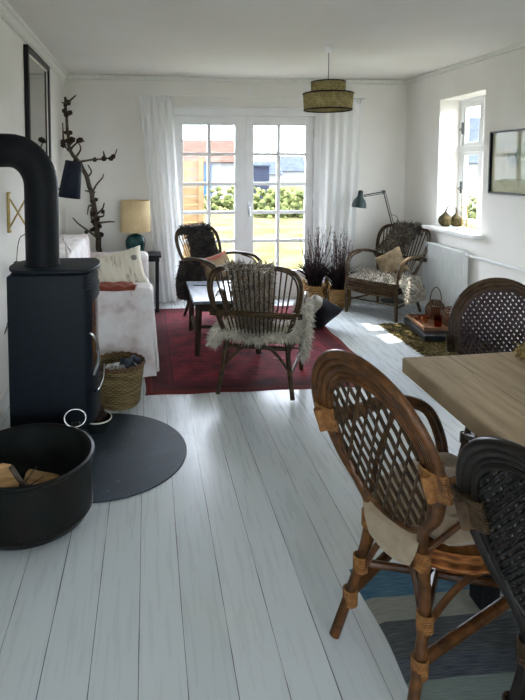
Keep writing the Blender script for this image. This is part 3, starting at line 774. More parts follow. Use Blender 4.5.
# ------------------------------------------------------------------ side table and lamp
t = thing('side_table', 'narrow black side table behind the sofa beside the curtain', 'side table', (-.13, 5.87, .001))
MB().box(-.24, .26, -.15, .15, .575, .60).build('tabletop', M['black'], t, smooth=False, bevel=.004)
MB().box(-.22, .24, -.13, .13, .535, .575).build('apron', M['black'], t, smooth=False)
for sx in (-.22, .20):
    for sy in (-.13, .1): MB().box(sx, sx + .035, sy, sy + .03, 0, .54).build('leg', M['black'], t, smooth=False)
t = thing('table_lamp', 'teal glazed ceramic lamp with beige linen drum shade', 'table lamp', (-.135, 5.86, .602))
b = MB(); b.lathe([(0, 0), (.08, 0), (.088, .02), (.102, .1), (.104, .14), (.08, .19), (.04, .205), (.02, .215), (0, .215)], n=40, wob=lambda a, i: .02 * sin(a * 8)); b.build('base', M['teal'], t)
MB().tube([(0, 0, .21), (0, 0, .27)], .012).build('neck', M['brass'], t)
b = MB(); b.lathe([(.155, .235), (.15, .56)], n=48, caps=False); b.build('lamp_shade', M['linen'], t, solid=.003)
b = MB()
for a in (0, 2.09, 4.19): b.tube([(0, 0, .27), (.15 * cos(a), .15 * sin(a), .27)], .002, 5)
b.build('shade_spider', M['brass'], t)

# ------------------------------------------------------------------ wall mirror, scissor lamp
mr = thing('mirror', 'tall mirror in a black frame on the left wall', 'mirror', (XL, 4.75, 1.83))
y0, y1, z0, z1, th, fw = -.48, .44, -.57, .57, .035, .045
b = MB(); b.box(0.001, th, y0, y0 + fw, z0, z1); b.box(0.001, th, y1 - fw, y1, z0, z1); b.box(.001, th, y0 + fw, y1 - fw, z0, z0 + fw); b.box(.001, th, y0 + fw, y1 - fw, z1 - fw, z1)
b.build('frame', M['frame_black'], mr, smooth=False, bevel=.003)
MB().box(.001, .014, y0 + fw, y1 - fw, z0 + fw, z1 - fw).build('mirror_glass', M['mirror'], mr, smooth=False)
b = MB(); e = .012
for (a_, c_, d_, f_) in ((y0 + fw, y0 + fw + e, z0 + fw, z1 - fw), (y1 - fw - e, y1 - fw, z0 + fw, z1 - fw), (y0 + fw, y1 - fw, z0 + fw, z0 + fw + e), (y0 + fw, y1 - fw, z1 - fw - e, z1 - fw)): b.box(.014, .019, a_, c_, d_, f_)
b.build('inner_trim', M['candle'], mr, smooth=False)

sl = thing('scissor_wall_lamp', 'black shade wall lamp on a folding brass scissor arm', 'wall lamp', (XL, 3.70, 1.1))
b = MB(); b.box(.001, .012, -.02, -.008, -.01, .24); b.box(.001, .012, .008, .02, -.01, .24); b.box(.001, .02, -.022, .022, -.015, -.005); b.box(.001, .02, -.022, .022, .235, .245); b.build('wall_bracket', M['brass'], sl, smooth=False)
b = MB()
X = [.015, .115, .215, .315]
for i in range(3):
    b.tube([(X[i], -.006, .02), (X[i + 1], -.006, .2)], .006, 6); b.tube([(X[i], .006, .2), (X[i + 1], .006, .02)], .006, 6)
b.build('scissor_arm', M['brass'], sl)
b = MB(); b.tube([(.315, 0, .02), (.315, 0, .30)], .006, 8); b.tube([(.315, 0, .27), (.37, 0, .24)], .006, 8); b.tube([(.30, 0, .02), (.26, 0, -.03)], .005); b.build('stem', M['black'], sl)
b = MB(); b.lathe([(.070, -.125), (.052, .115)], (0, 0, 0), 36, caps=False); b.lathe([(.0, .112), (.055, .112)], n=36, caps=False)
o = b.build('lamp_shade', M['navy'], sl, solid=.003, loc=(.405, .02, .33)); o.rotation_euler = (0, radians(8), 0)
b = MB(); b.tube(smoothpath([(.20, -.03, -.0), (.10, -.03, -.03), (.07, -.03, -.08), (.055, -.03, -.2)], 6), .0028, 6)
b.tube(smoothpath([(.055, -.03, -.28), (.03, -.05, -.45), (.02, -.12, -.55), (.014, -.2, -.62), (.014, -.13, -.6), (.014, -.1, -.66), (.012, -.02, -.9)], 8), .0028, 6)
b.build('cord', M['cord'], sl)
MB().box(.04, .072, -.048, -.014, -.30, -.20).build('cord_switch', M['navy'], sl, bevel=.005)

# ------------------------------------------------------------------ curtains
def curtain(name, xt0, xt1, xb0, xb1, y, z1, label, ph):
    r = thing(name, label, 'curtain', ((xt0 + xt1) / 2, y, 0), 0, 'white curtains at the glazed doors')
    cx = (xt0 + xt1) / 2
    def f(u, v):
        k = v ** 1.15; x = lerp(lerp(xt0, xt1, u), lerp(xb0, xb1, u), k) - cx
        amp = lerp(.012, .022, min(1, v * 1.5))
        return (x, amp * sin(u * 2 * pi * 4.5 + ph + .4 * sin(v * 2)) + .008 * sin(u * 13 + v * 2), lerp(z1, .012, v))
    MB().grid(f, 150, 46).build('cloth', M['curtain'], r)
    b = MB(); b.grid(lambda u, v: (lerp(xt0, xt1, u) - cx, -.004 + .013 * sin(u * 2 * pi * 15 + ph), lerp(z1 + .012, z1 - .05, v)), 120, 5); b.build('heading_tape', M['curtain'], r)
    return r
curtain('curtain', -.08, .27, .11, .42, YF - .10, 2.27, 'sheer white curtain hanging left of the glazed doors behind the lamp', 0)
curtain('curtain', 1.93, 2.40, 1.90, 2.32, YF - .10, 2.27, 'sheer white curtain hanging right of the glazed doors behind the potted plants', 1)
b = MB(); b.tube([(-.12, YF - .10, 2.28), (2.45, YF - .10, 2.28)], .005, 8)
for x in (-.1, 2.43): b.tube([(x, YF - .10, 2.28), (x, YF, 2.28)], .005, 6)
tag(b.build('curtain_rod', M['white']), 'thin white curtain wire above the glazed doors', 'curtain rod')
hk = MB(); hk.box(-.012, .012, -.012, 0, -.03, .03); hk.tube(smoothpath([(0, -.01, -.01), (-.015, -.03, .0), (-.035, -.035, .03)], 5), .004); hk.tube(smoothpath([(0, -.01, -.01), (.015, -.03, .0), (.03, -.035, .035)], 5), .004); hk.tube([(0, -.01, 0), (0, -.03, -.03)], .004)
o = hk.build('wall_hook', M['white'], loc=(1.14, YF - .001, 2.33)); tag(o, 'small white antler-shaped hook above the glazed doors', 'hook')

# ------------------------------------------------------------------ pendant lamp
pl = thing('pendant_lamp', 'two-tier woven raffia pendant lamp with black rims', 'pendant lamp', (1.5, 4.6, H))
b = MB(); b.lathe([(0, -.045), (.03, -.045), (.036, -.03), (.036, .012), (0, .012)], n=24); b.build('ceiling_rose', M['radiator'], pl)
MB().tube([(0, 0, -.04), (0, 0, -.40)], .003, 6).build('cord', M['cord'], pl)
MB().lathe([(.0, -.32), (.016, -.32), (.018, -.39), (0, -.39)], n=16).build('lamp_holder', M['black'], pl)
zs = H - 2.5
MB().lathe([(.140, -.29), (.140, -.39)], n=72, caps=False).build('lamp_shade', M['raffia'], pl, solid=.003)
MB().lathe([(.205, -.385), (.197, -.515)], n=72, caps=False).build('lamp_shade', M['raffia'], pl, solid=.003)
b = MB()
for r, z in ((.140, -.288), (.140, -.385), (.206, -.383), (.197, -.517)):
    b.tube([(r * cos(a), r * sin(a), z) for a in [2 * pi * i / 64 for i in range(64)]], .0055, 8, closed=True)
for k in range(3):
    a = k * 2.094
    b.tube([(0, 0, -.34), (.14 * cos(a), .14 * sin(a), -.29)], .0025, 5); b.tube([(.14 * cos(a), .14 * sin(a), -.385), (.206 * cos(a), .206 * sin(a), -.385)], .0025, 5)
b.build('rims', M['black'], pl)
b = MB(); b.lathe([(0, -.455), (.02, -.45), (.03, -.43), (.026, -.405), (.013, -.385), (0, -.385)], n=20); b.build('bulb', M['dish'], pl)

# ------------------------------------------------------------------ lounge chairs
def loungechair(m):
    r = thing('rattan_armchair', '', 'armchair')
    # local: faces +x, seat centre near origin
    lean = lambda z: -.235 - .20 * max(0, (z - .38)) / .5
    hz = [(.20, .33), (.215, .40), (.25, .52), (.285, .64), (.293, .74), (.275, .81), (.23, .855), (.15, .875), (.0, .882)]
    full = [(-y, z) for (y, z) in hz] + [(y, z) for (y, z) in reversed(hz[:-1])]
    fp = smoothpath([(lean(z), y, z) for y, z in full], 5)
    MB().tube(fp, .0135, 8).build('back_frame', m, r)
    b = MB()
    # second inner rod and lower bow
    b.tube(smoothpath([(lean(z) + .004, y * .93, z * .985) for y, z in full[1:-1]], 4), .007, 6)
    low = [(lean(.40 - .07 * (1 - (y / .21) ** 2)) , y, .42 - .085 * (1 - (y / .21) ** 2)) for y in [-.21 + .42 * i / 10 for i in range(11)]]
    b.tube(low, .012, 8)
    b.build('bow_rail', m, r)
    b = MB(); n = 15
    for i in range(n):
        u = (i + .5) / n * 2 - 1
        yb = u * .17; zb = .42 - .085 * (1 - (yb / .21) ** 2)
        yt = u * .262; au = abs(yt)
        zt = .876 if au < .14 else .876 - (au - .14) ** 1.6 * 1.15
        mid = .62
        b.tube([(lean(zb) + .003, yb, zb), (lean(mid) - .004 * (1 - u * u), (yb + yt) / 2 * 1.03, mid), (lean(zt) + .002, yt, zt)], .0058, 6)
    b.build('back_spindles', m, r)
    b = MB()
    band = smoothpath([(lean(.555) - .012, y, .555) for y in (-.30, -.15, 0, .15, .30)], 4)
    b.tube(band, .012, 8); b.tube([p + Vector((0, 0, -.02)) for p in band], .008, 6); b.build('back_rail', m, r)
    for s in (-1, 1):
        b = MB()
        b.tube(smoothpath([(-.30, s * .27, .572), (-.2, s * .30, .60), (-.02, s * .312, .615), (.14, s * .31, .60), (.225, s * .30, .54), (.24, s * .29, .45), (.235, s * .28, .34)], 6), .0165, 8)
        b.tube(smoothpath([(-.05, s * .305, .60), (.11, s * .302, .575), (.19, s * .295, .51), (.205, s * .285, .42)], 5), .009, 6)
        b.build('armrest', m, r)
    # seat: woven top and deep front apron
    b = MB(); b.prism([(.25, -.29), (.27, -.15), (.275, 0), (.27, .15), (.25, .29), (-.22, .215), (-.24, 0), (-.22, -.215)], .335, .365); 
    b.build('seat', M['wicker_seat'], r, bevel=.008)
    b = MB()
    b.grid(lambda u, v: (.258 + .02 * (1 - (2 * u - 1) ** 2), lerp(-.285, .285, u), lerp(.36, .225 + .03 * (2 * u - 1) ** 2, v)), 40, 10)
    for s in (-1, 1): b.grid(lambda u, v: (lerp(.25, -.2, u), s * lerp(.288, .21, u), lerp(.36, .26, v)), 12, 6)
    for i in range(30):
        y = lerp(-.28, .28, i / 29); x = .263 + .02 * (1 - (y / .285) ** 2)
        b.tube([(x, y, .375), (x, y + .02 * (1 if i % 2 else -1), .235)], .005, 5)
    for k in range(6):
        z = .245 + k * .022
        b.tube([(.266 + .02 * (1 - (y / .285) ** 2) + .005 * sin(y * 110 + k * pi), y, z) for y in [-.285 + .57 * i / 40 for i in range(41)]], .0055, 5)
    b.build('woven_apron', M['wicker_seat'], r, solid=0)
    for s in (-1, 1):
        MB().tube([(.245, s * .27, .37), (.255, s * .278, .2), (.25, s * .28, 0)], [.019, .019, .017], 10).build('leg', m, r)
        MB().tube([(-.22, s * .20, .37), (-.25, s * .215, .2), (-.315, s * .245, 0)], [.018, .018, .015], 10).build('leg', m, r)
    b = MB(); b.tube(smoothpath([(-.255, -.215, .17), (-.24, -.14, .26), (-.235, -.06, .32), (-.235, .06, .32), (-.24, .14, .26), (-.255, .215, .17)], 5), .011, 8)
    b.tube([(-.23, -.205, .30), (-.23, .205, .30)], .010, 8)
    b.build('arch_brace', m, r)
    b = MB()
    for s in (-1, 1): b.tube([(.25, s * .272, .13), (-.26, s * .222, .13)], .010, 8)
    b.tube([(.25, -.275, .16), (.25, .275, .16)], .008, 8)
    b.build('stretcher', m, r)
    return r
def place(r, loc, face, label, group='rattan armchairs around the coffee table'):
    r.location = loc; r.rotation_euler = (0, 0, atan2(face[1], face[0])); r['label'] = label; r['category'] = 'armchair'; r['group'] = group
    return r
chC = loungechair(M['rattan_dark'])
place(chC, (.775, 3.80, .010), (.30, .95), 'dark rattan armchair seen from behind at the near end of the red rug')
chA = copy_tree(chC); place(chA, (.74, 5.46, .010), (.6, -.8), 'dark rattan armchair with a near-black fleece in front of the glazed doors')
chR = copy_tree(chC); place(chR, (2.42, 5.51, .001), (-.80, -.60), 'dark rattan armchair below the reading lamp beside the radiator')

def fleece(name, host, surf, nu, nv, m, label, L=.035, n=3000, droop=.5, w=.006, group=None, seedk=1, m2=None):
    """long-haired hide laid over a chair; surf(u,v) in the chair's own frame"""
    random.seed(seedk)
    root = bpy.data.objects.new(name, None); bpy.data.objects.remove(root)
    b = MB(); b.grid(surf, nu, nv)
    def S(u, v): return Vector(surf(min(1, max(0, u)), min(1, max(0, v))))
    hb = MB()
    for i in range(n):
        u, v = random.random(), random.random(); p = S(u, v)
        e = .02; du = S(u + e, v) - S(u - e, v); dv = S(u, v + e) - S(u, v - e)
        N = du.cross(dv); N = N.normalized() if N.length > 1e-9 else Vector((0, 0, 1))
        out = N if random.random() < .5 else -N
        k = min(u, 1 - u, v, 1 - v)
        d = out * random.uniform(.5, 1) + Vector((random.uniform(-.6, .6), random.uniform(-.6, .6), random.uniform(-.6, .3) - droop))
        if k < .06:
            ctr = S(.5, .5); d += (p - ctr).normalized() * .7
        d.normalize(); hb.blade(p, p + d * L * random.uniform(.5, 1.2), w)
    mat_ = m
    bb = MB(); bb.add(b.v, b.f); bb.add(hb.v, hb.f)
    if m2: bb.m = [0] * len(b.f) + [random.choice((0, 1)) for _ in hb.f]
    o = bb.build(name, [m, m2] if m2 else m, smooth=True, fixn=False)
    o.matrix_world = host.matrix_world if False else Matrix.Translation(host.location) @ Matrix.Rotation(host.rotation_euler.z, 4, 'Z')
    return tag(o, label, 'sheepskin', group)
G_ = 'sheepskins draped on the rattan armchairs'
# chair C: white long-hair skin across the seat, hanging over both sides
def sC(u, v):
    # u across (left..right), v front-back
    t = u * 2 - 1; a = abs(t); s = 1 if t > 0 else -1
    x = lerp(-.30, -.04, v)
    if a < .5: y = t / .5 * .27; z = .385 + .03 * sin(a * 5)
    elif s > 0: k = (a - .5) / .5; y = lerp(.25, .275, sin(k * pi / 2)); z = lerp(.42, .335, k ** 1.3)
    elif a < .66: k = (a - .5) / .16; y = -lerp(.25, .285, k); z = lerp(.42, .60, k)
    elif a < .78: k = (a - .66) / .12; y = -lerp(.285, .325, k); z = .60 + .015 * sin(k * pi)
    else: k = (a - .78) / .22; y = -(.325 - .03 * k + .012 * sin(k * pi)); z = lerp(.60, .27, k)
    return (x + .01 * sin(u * 30), y, z + .01 * sin(v * 9 + u * 7))
fleece('sheepskin', chC, sC, 50, 14, M['fur_white'], 'long white sheepskin hanging over the sides of the chair seen from behind', .065, 9000, .7, .008, G_, 2, M['fur_pale'])
def sC2(u, v):
    y = lerp(-.13, .17, u) * (1 - .25 * v); t = v
    if t < .12: k = t / .12; return (-.455 + .025 * k, y, .86 + .035 * sin(k * pi / 2))
    k = (t - .12) / .88; return (lerp(-.405, -.20, k), y, lerp(.885, .40, k))
fleece('sheepskin', chC, sC2, 14, 30, M['fur_grey'], 'grey-brown sheepskin over the back of the chair seen from behind', .05, 3000, .1, .007, G_, 3, M['fur_pale'])
# chair A
def sA(u, v):
    y = lerp(-.20, .20, u) * (1 - .1 * sin(v * 6)); k = v
    if k < .1: q = k / .1; return (-.46 + .03 * q, y, .80 + .10 * sin(q * pi / 2))
    if k < .75: q = (k - .1) / .65; return (lerp(-.40, -.17, q), y, lerp(.90, .41, q))
    q = (k - .75) / .25; return (lerp(-.17, .20, q), y * 1.2, .40 + .01 * sin(q * 8))
fleece('sheepskin', chA, sA, 14, 36, M['fur_dark'], 'near-black sheepskin over the chair in front of the glazed doors', .04, 4500, .2, .007, G_, 4, M['fur_dark'])
def sA2(u, v): 
    return (lerp(-.30, .06, v), -.31 - .06 * sin(u * pi * .8), lerp(.56, .20, u))
fleece('sheepskin', chA, sA2, 10, 12, M['fur_dark'], 'brown fleece hanging below the arm of the chair by the glazed doors', .035, 1600, .6, .007, G_, 5)
def onchair(host, p): return Matrix.Translation(host.location) @ Matrix.Rotation(host.rotation_euler.z, 4, 'Z') @ Vector(p)
def chairpillow(host, p, w, h, t, lean_, m, label, spin=0):
    o = pillow('cushion', m, w, h, t, onchair(host, p), (0, 0, 0), label)
    o.rotation_mode = 'XYZ'; R = Matrix.Rotation(host.rotation_euler.z - pi / 2, 4, 'Z') @ Matrix.Rotation(lean_, 4, 'X') @ Matrix.Rotation(spin, 4, 'Y')
    o.rotation_euler = R.to_euler(); return o
chairpillow(chA, (-.03, -.06, .51), .38, .26, .11, radians(22), M['redcush'], 'faded tan and red cushion on the armchair by the glazed doors', .15)
# chair R
def sR(u, v):
    sk = lerp(.05, -.07, v); wd = lerp(.115, .17, v)
    y = lerp(-wd, wd, u) + sk
    if v < .12: q = v / .12; return (-.46 + .03 * q, y, .79 + .115 * sin(q * pi / 2))
    q = (v - .12) / .88; return (lerp(-.41, -.27, q) + .014 * sin(u * 9 + v * 6), y, lerp(.895, .60 + .03 * sin(u * 8), q))
fleece('sheepskin', chR, sR, 14, 26, M['fur_grey'], 'mottled grey sheepskin over the backrest beside the radiator', .045, 6000, .3, .007, G_, 6, M['fur_dark'])
def sR2(u, v):
    t = u * 2 - 1; a = abs(t); s = 1 if t > 0 else -1; x = lerp(-.16, .25, v)
    if t < .45: y = lerp(-.28, .28, (t + 1) / 1.45); z = .39 + .02 * sin(v * 5) + (.0)
    else: k = (t - .45) / .55; y = .28 + .085 * sin(k * pi / 2); z = lerp(.42, .19, k ** 1.2)
    return (x, y, z)
fleece('sheepskin', chR, sR2, 40, 18, M['fur_pale'], 'pale grey sheepskin on the seat beside the radiator, hanging over one side', .04, 5500, .4, .007, G_, 7, M['fur_grey'])
chairpillow(chR, (-.10, .03, .50), .30, .30, .10, radians(22), M['kilimcush'], 'brown diamond-patterned cushion on the armchair beside the radiator', .6)

# ------------------------------------------------------------------ coffee table
ct = thing('coffee_table', 'low table with a grey-blue top and dark splayed legs', 'coffee table', (.64, 4.66, .010))
MB().box(-.30, .27, -.39, .39, .43, .455).build('tabletop', M['coffee_top'], ct, smooth=False, bevel=.004)
b = MB(); b.box(-.27, .24, -.36, .36, .365, .43); b.build('apron', M['wood_dark'], ct, smooth=False, bevel=.003)
for sx, sy in ((-.25, -.34), (-.25, .34), (.22, -.34), (.22, .34)):
    MB().tube([(sx, sy, .43), (sx * 1.04, sy * 1.01, .01)], [.028, .022], 4).build('leg', M['wood_dark'], ct, smooth=False)
b = MB()
for sx in (-.25, .22): b.box(sx - .012, sx + .012, -.34, .34, .13, .155)
b.box(-.25, .22, -.012, .012, .13, .155); b.build('stretcher', M['wood_dark'], ct, smooth=False)
b = MB(); b.tube(smoothpath([(-.07, 0, .003), (-.05, .006, .003), (-.02, -.004, .003), (.0, .0, .003)], 5), .0035, 6); b.tube(smoothpath([(.0, .0, .003), (.04, -.012, .003), (.08, .0, .003)], 5), .0035, 6)
b.tube([(-.07, 0, .003), (-.06, .06, .003)], .0025, 5); b.tube([(.08, 0, .003), (.075, .07, .003)], .0025, 5)
tag(b.build('spectacles', M['black'], loc=(.46, 4.85, .466)), 'folded black glasses lying on the grey-blue coffee table', 'glasses')
pillow('floor_cushion', None, .36, .36, .14, (1.56, 5.02, .15), (radians(38), radians(28), radians(15)), 'black cushion with a grey striped end lying on the floor', mats=[M['floorcush'], M['stripe']], split=5)

# ------------------------------------------------------------------ potted grasses
def plant(loc, r0, h, label, sd, twigs, top):
    random.seed(sd)
    t = thing('potted_plant', label, 'potted plant', loc, 0, 'plants in woven baskets by the glazed doors')
    b = MB(); b.lathe([(0, 0), (r0 * .86, 0), (r0 * .95, .03), (r0, h * .5), (r0 * .95, h), (r0 * .90, h), (r0 * .92, h * .5), (r0 * .8, .03), (0, .02)], n=40); b.build('basket_pot', M['pot_weave'], t)
    for s in (-1, 1):
        MB().tube([(s * (r0 * .95), .03 * cos(a) * 1.3, h - .02 + .075 * sin(a)) for a in [pi * i / 10 for i in range(11)]], .011, 7).build('handle', M['pot_weave'], t)
    b = MB(); b.lathe([(r0 * .9, h - .03), (0, h - .02)], n=24, caps=False); b.build('soil', M['soil'], t)
    b = MB()
    for i in range(150):
        a = random.uniform(0, 2 * pi); r = random.uniform(0, r0 * .5); ln = random.uniform(.15, .36); sp = random.uniform(.1, .75) 
        p = Vector((r * cos(a), r * sin(a), h - .03)); ps = [p]
        for k in range(1, 5):
            q = k / 4; ps.append(p + Vector((cos(a) * sp * ln * q * q * 1.1, sin(a) * sp * ln * q * q * 1.1, ln * (q - .35 * sp * q * q))))
        b.tube(ps, [.006, .006, .005, .004, .001], 4)
    b.build('foliage', M['foliage'], t)
    b = MB()
    for i in range(twigs):
        a = random.uniform(0, 2 * pi); r = random.uniform(0, r0 * .4); ln = random.uniform(.45, 1) * top; sp = random.uniform(.0, .3)
        p = Vector((r * cos(a), r * sin(a), h - .03)); ps = [p]; w1 = random.uniform(-.03, .03)
        for k in range(1, 7):
            q = k / 6; ps.append(p + Vector((cos(a) * sp * ln * q + w1 * sin(q * 3), sin(a) * sp * ln * q, ln * q)))
        b.tube(ps, [.0042, .004, .0036, .0032, .003, .0026, .0015], 5)
        for k in range(random.randint(1, 4)):
            j = random.randint(2, 5); q0 = ps[j]; a2 = random.uniform(0, 2 * pi); l2 = random.uniform(.05, .14)
            b.tube([q0, q0 + Vector((cos(a2) * l2 * .4, sin(a2) * l2 * .4, l2))], [.0026, .0012], 4)
        for k in range(12):
            q = random.uniform(.5, 1); j = min(5, int(q * 6)); p2 = ps[j].lerp(ps[j + 1], random.random())
            b.blade(p2, p2 + Vector((random.uniform(-.02, .02), random.uniform(-.02, .02), random.uniform(.0, .025))), .007)
    b.build('twigs', M['twig'], t)
plant((1.83, 5.97, .001), .135, .215, 'dark twiggy plant in a woven basket right in front of the door jamb', 5, 34, .68)
plant((2.06, 5.83, .001), .128, .20, 'dark twiggy plant in a woven basket beside the reading-lamp armchair', 8, 34, .70)

# ------------------------------------------------------------------ reading lamp
rl = thing('reading_lamp', 'grey-green angled reading lamp behind the armchair by the radiator', 'floor lamp', (2.73, 5.98, .001))
MB().lathe([(0, 0), (.13, 0), (.13, .012), (.03, .022), (0, .022)], n=36).build('base', M['lampgreen'], rl)
MB().tube([(0, 0, .02), (0, 0, .78)], .009, 10).build('pole', M['steel_dark'], rl)
b = MB(); b.tube([(0, 0, .78), (-.13, 0, 1.235)], .007, 8); b.tube([(.018, 0, .80), (-.105, 0, 1.22)], .004, 6); b.tube(smoothpath([(0, -.01, .8), (.05, -.01, .86), (.03, -.01, .95), (-.03, -.01, .98)], 5), .003, 6); b.build('lower_arm', M['steel_dark'], rl)
b = MB(); b.tube([(-.13, 0, 1.235), (-.36, 0, 1.195)], .007, 8); b.tube([(-.13, 0, 1.215), (-.36, 0, 1.18)], .004, 6); b.build('upper_arm', M['steel_dark'], rl)
b = MB()
for p in ((-.13, 0, 1.235), (0, 0, .79)): b.tube([(p[0], -.018, p[2]), (p[0], .018, p[2])], .018, 12)
b.build('joint', M['lampgreen'], rl)
b = MB(); b.lathe([(.078, -.10), (.075, -.06), (.062, -.02), (.035, .015), (.026, .03), (.026, .075), (.018, .09), (0, .092)], n=32)
o = b.build('lamp_shade', M['lampgreen'], rl, solid=.003, loc=(-.40, 0, 1.16)); o.rotation_euler = (0, radians(6), 0)

# ------------------------------------------------------------------ radiator + pipe
rd = thing('radiator', 'white ribbed panel radiator under the window', 'radiator', (XR - .002, 5.22, .001))
b = MB(); yy0, yy1 = -.37, .37
b.box(-.09, -.03, yy0, yy1, .10, .735); b.box(-.03, 0.0, -.2, -.16, .2, .6); b.box(-.03, 0.0, .16, .2, .2, .6)
k = 0; y = yy0 + .012
while y < yy1 - .02:
    b.box(-.102, -.09, y, y + .012, .115, .72); y += .0333
b.build('panel', M['radiator'], rd, smooth=False, bevel=.003)
MB().tube([(-.06, -.30, .1), (-.06, -.30, 0)], .009, 8).build('pipe_stub', M['radiator'], rd)
MB().tube([(-.05, -.37, .70), (-.05, -.42, .70)], .02, 10).build('valve', M['white'], rd)
b = MB(); b.tube([(XR - .05, 4.81, .70), (XR - .05, 1.5, .70)], .014, 10)
for y in (4.2, 2.8, 1.6): b.tube([(XR, y, .70), (XR - .05, y, .70)], .006, 6)
tag(b.build('heating_pipe', M['radiator']), 'white heating pipe running along the right wall from the radiator', 'pipe')

# ------------------------------------------------------------------ sill things
def gourd(x, y, r, label, tilt, sd):
    t = thing('gourd', label, 'gourd', (x, y, WZ0 + .004), 0, 'gourds on the window sill')
    b = MB(); b.lathe([(0, 0), (r * .5, .004), (r * .9, r * .45), (r, r * .9), (r * .86, r * 1.4), (r * .45, r * 1.8), (r * .22, r * 2.05), (r * .14, r * 2.2)], n=28, wob=lambda a, i: .03 * sin(a * 8)); b.build('body', M['gourd'], t)
    b = MB(); b.tube(smoothpath([(0, 0, r * 2.1), (tilt * .3, 0, r * 2.5), (tilt, 0, r * 3.0)], 4), [.011, .010, .009, .008, .008, .007, .007, .006, .006], 7); b.build('stem', M['branch'], t)
gourd(3.01, 5.40, .070, 'squat dark green gourd with bent stem, touching the left reveal', .03, 1)
gourd(3.105, 5.36, .066, 'brown pear-shaped gourd with upright stem, between gourd and candlesticks', -.01, 2)
def candlestick(x, y, h, label):
    t = thing('candlestick', label, 'candlestick', (x, y, WZ0 + .004), 0, 'brass candlesticks on the window sill')
    b = MB(); b.lathe([(0, 0), (.036, 0), (.036, .006), (.012, .016), (.006, .03), (.009, .06), (.005, .09), (.008, .13), (.005, h - .02), (.014, h - .005), (.014, h), (0, h)], n=20); b.build('holder', M['brass'], t)
    MB().tube([(0, 0, h), (0, 0, h + .17)], .0105, 12).build('candle', M['candle'], t)
    MB().tube([(0, 0, h + .17), (0, 0, h + .178)], .0012, 5).build('wick', M['black'], t)
candlestick(3.13, 5.30, .21, 'brass candlestick with white candle nearest the far window jamb')
candlestick(3.12, 5.20, .23, 'taller brass candlestick with white candle nearest the glass')
t = MB(); t.lathe([(0, 0), (.03, 0), (.06, .015), (.064, .018), (.058, .017), (.03, .006), (0, .006)], n=32)
tag(t.build('dish', M['dish'], loc=(3.0, 5.12, WZ0 + .004)), 'small shallow white dish on the window sill', 'dish')

# picture on the right wall
pc = thing('framed_picture', 'wide botanical print under glass in a black frame, right of the window', 'picture', (XR, 4.06, 1.545))
y0, y1, z0, z1, fw, th = -.53, .53, -.265, .265, .016, .035
b = MB(); b.box(-th, -.001, y0, y0 + fw, z0, z1); b.box(-th, -.001, y1 - fw, y1, z0, z1); b.box(-th, -.001, y0 + fw, y1 - fw, z0, z0 + fw); b.box(-th, -.001, y0 + fw, y1 - fw, z1 - fw, z1)
b.build('frame', M['frame_black'], pc, smooth=False, bevel=.002)
MB().box(-.012, -.001, y0 + fw, y1 - fw, z0 + fw, z1 - fw).build('mount', M['art'], pc, smooth=False)
b = MB()
for (a_, c_, d_, f_) in ((-.36, .36, -.142, -.138), (-.36, .36, .138, .142), (-.36, -.356, -.142, .142), (.356, .36, -.142, .142)): b.box(-.0135, -.012, a_, c_, d_, f_)
random.seed(4)
for i in range(70):
    a = random.uniform(0, 6.28); r = random.uniform(0, .07); y = .22 + r * cos(a) * 1.4; z = .03 + r * sin(a)
    b.prism([(y + .012 * cos(t_) * random.uniform(.5, 1.1), z + .009 * sin(t_) * random.uniform(.5, 1.1)) for t_ in [k * 1.05 for k in range(6)]], .0122, .0126 + i * .00001, Matrix(((0, 0, -1, 0), (1, 0, 0, 0), (0, 1, 0, 0), (0, 0, 0, 1))))
b.build('drawing', mat('grey_green_ink', '#4f6a60', '#7d8f84', 30, .8), pc, smooth=False)
MB().box(-.029, -.026, y0 + fw, y1 - fw, z0 + fw, z1 - fw).build('glass', M['picglass'], pc, smooth=False)

# ------------------------------------------------------------------ slab, tray, cups, wicker lanterns
sb = MB(); rz = radians(-8)
o = sb.box(-.21, .25, -.31, .27, 0, .055).build('slab', M['slate'], smooth=False, bevel=.012, loc=(2.58, 4.73, .027)); o.rotation_euler = (0, 0, rz)
tag(o, 'thick black stone slab lying on the straw mat', 'slab')
t = thing('tray', 'brown wooden tray on the black slab', 'tray', (2.58, 4.76, .0835), rz)
b = MB(); b.box(-.17, .19, -.22, .24, 0, .012); b.build('base', M['tray'], t, smooth=False)
b = MB(); b.box(-.175, -.16, -.225, .245, 0, .03); b.box(.18, .195, -.225, .245, 0, .03); b.box(-.16, .18, -.225, -.21, 0, .03); b.box(-.16, .18, .23, .245, 0, .03); b.build('rim', M['tray'], t, smooth=False, bevel=.003)
b = MB(); b.lathe([(0, 0), (.032, 0), (.036, .1), (.033, .1), (.029, .008), (0, .008)], n=28)
tag(b.build('glass_tumbler', M['green_glass'], loc=(2.545, 4.64, .0965)), 'amber glass tumbler at the near edge of the wooden tray', 'glass')
b = MB(); b.lathe([(0, 0), (.03, 0), (.034, .05), (.031, .05), (.027, .006), (0, .006)], n=24)
tag(b.build('cup', M['copper'], loc=(2.50, 4.80, .0965)), 'small copper cup in the middle of the wooden tray', 'cup')
b = MB(); b.tube([(0, 0, .018), (.14, .07, .018)], .018, 12)
tag(b.build('candle_pack', M['copper'], loc=(2.46, 4.87, .0965)), 'coppery pink rolled bundle at the far corner of the wooden tray', 'bundle')
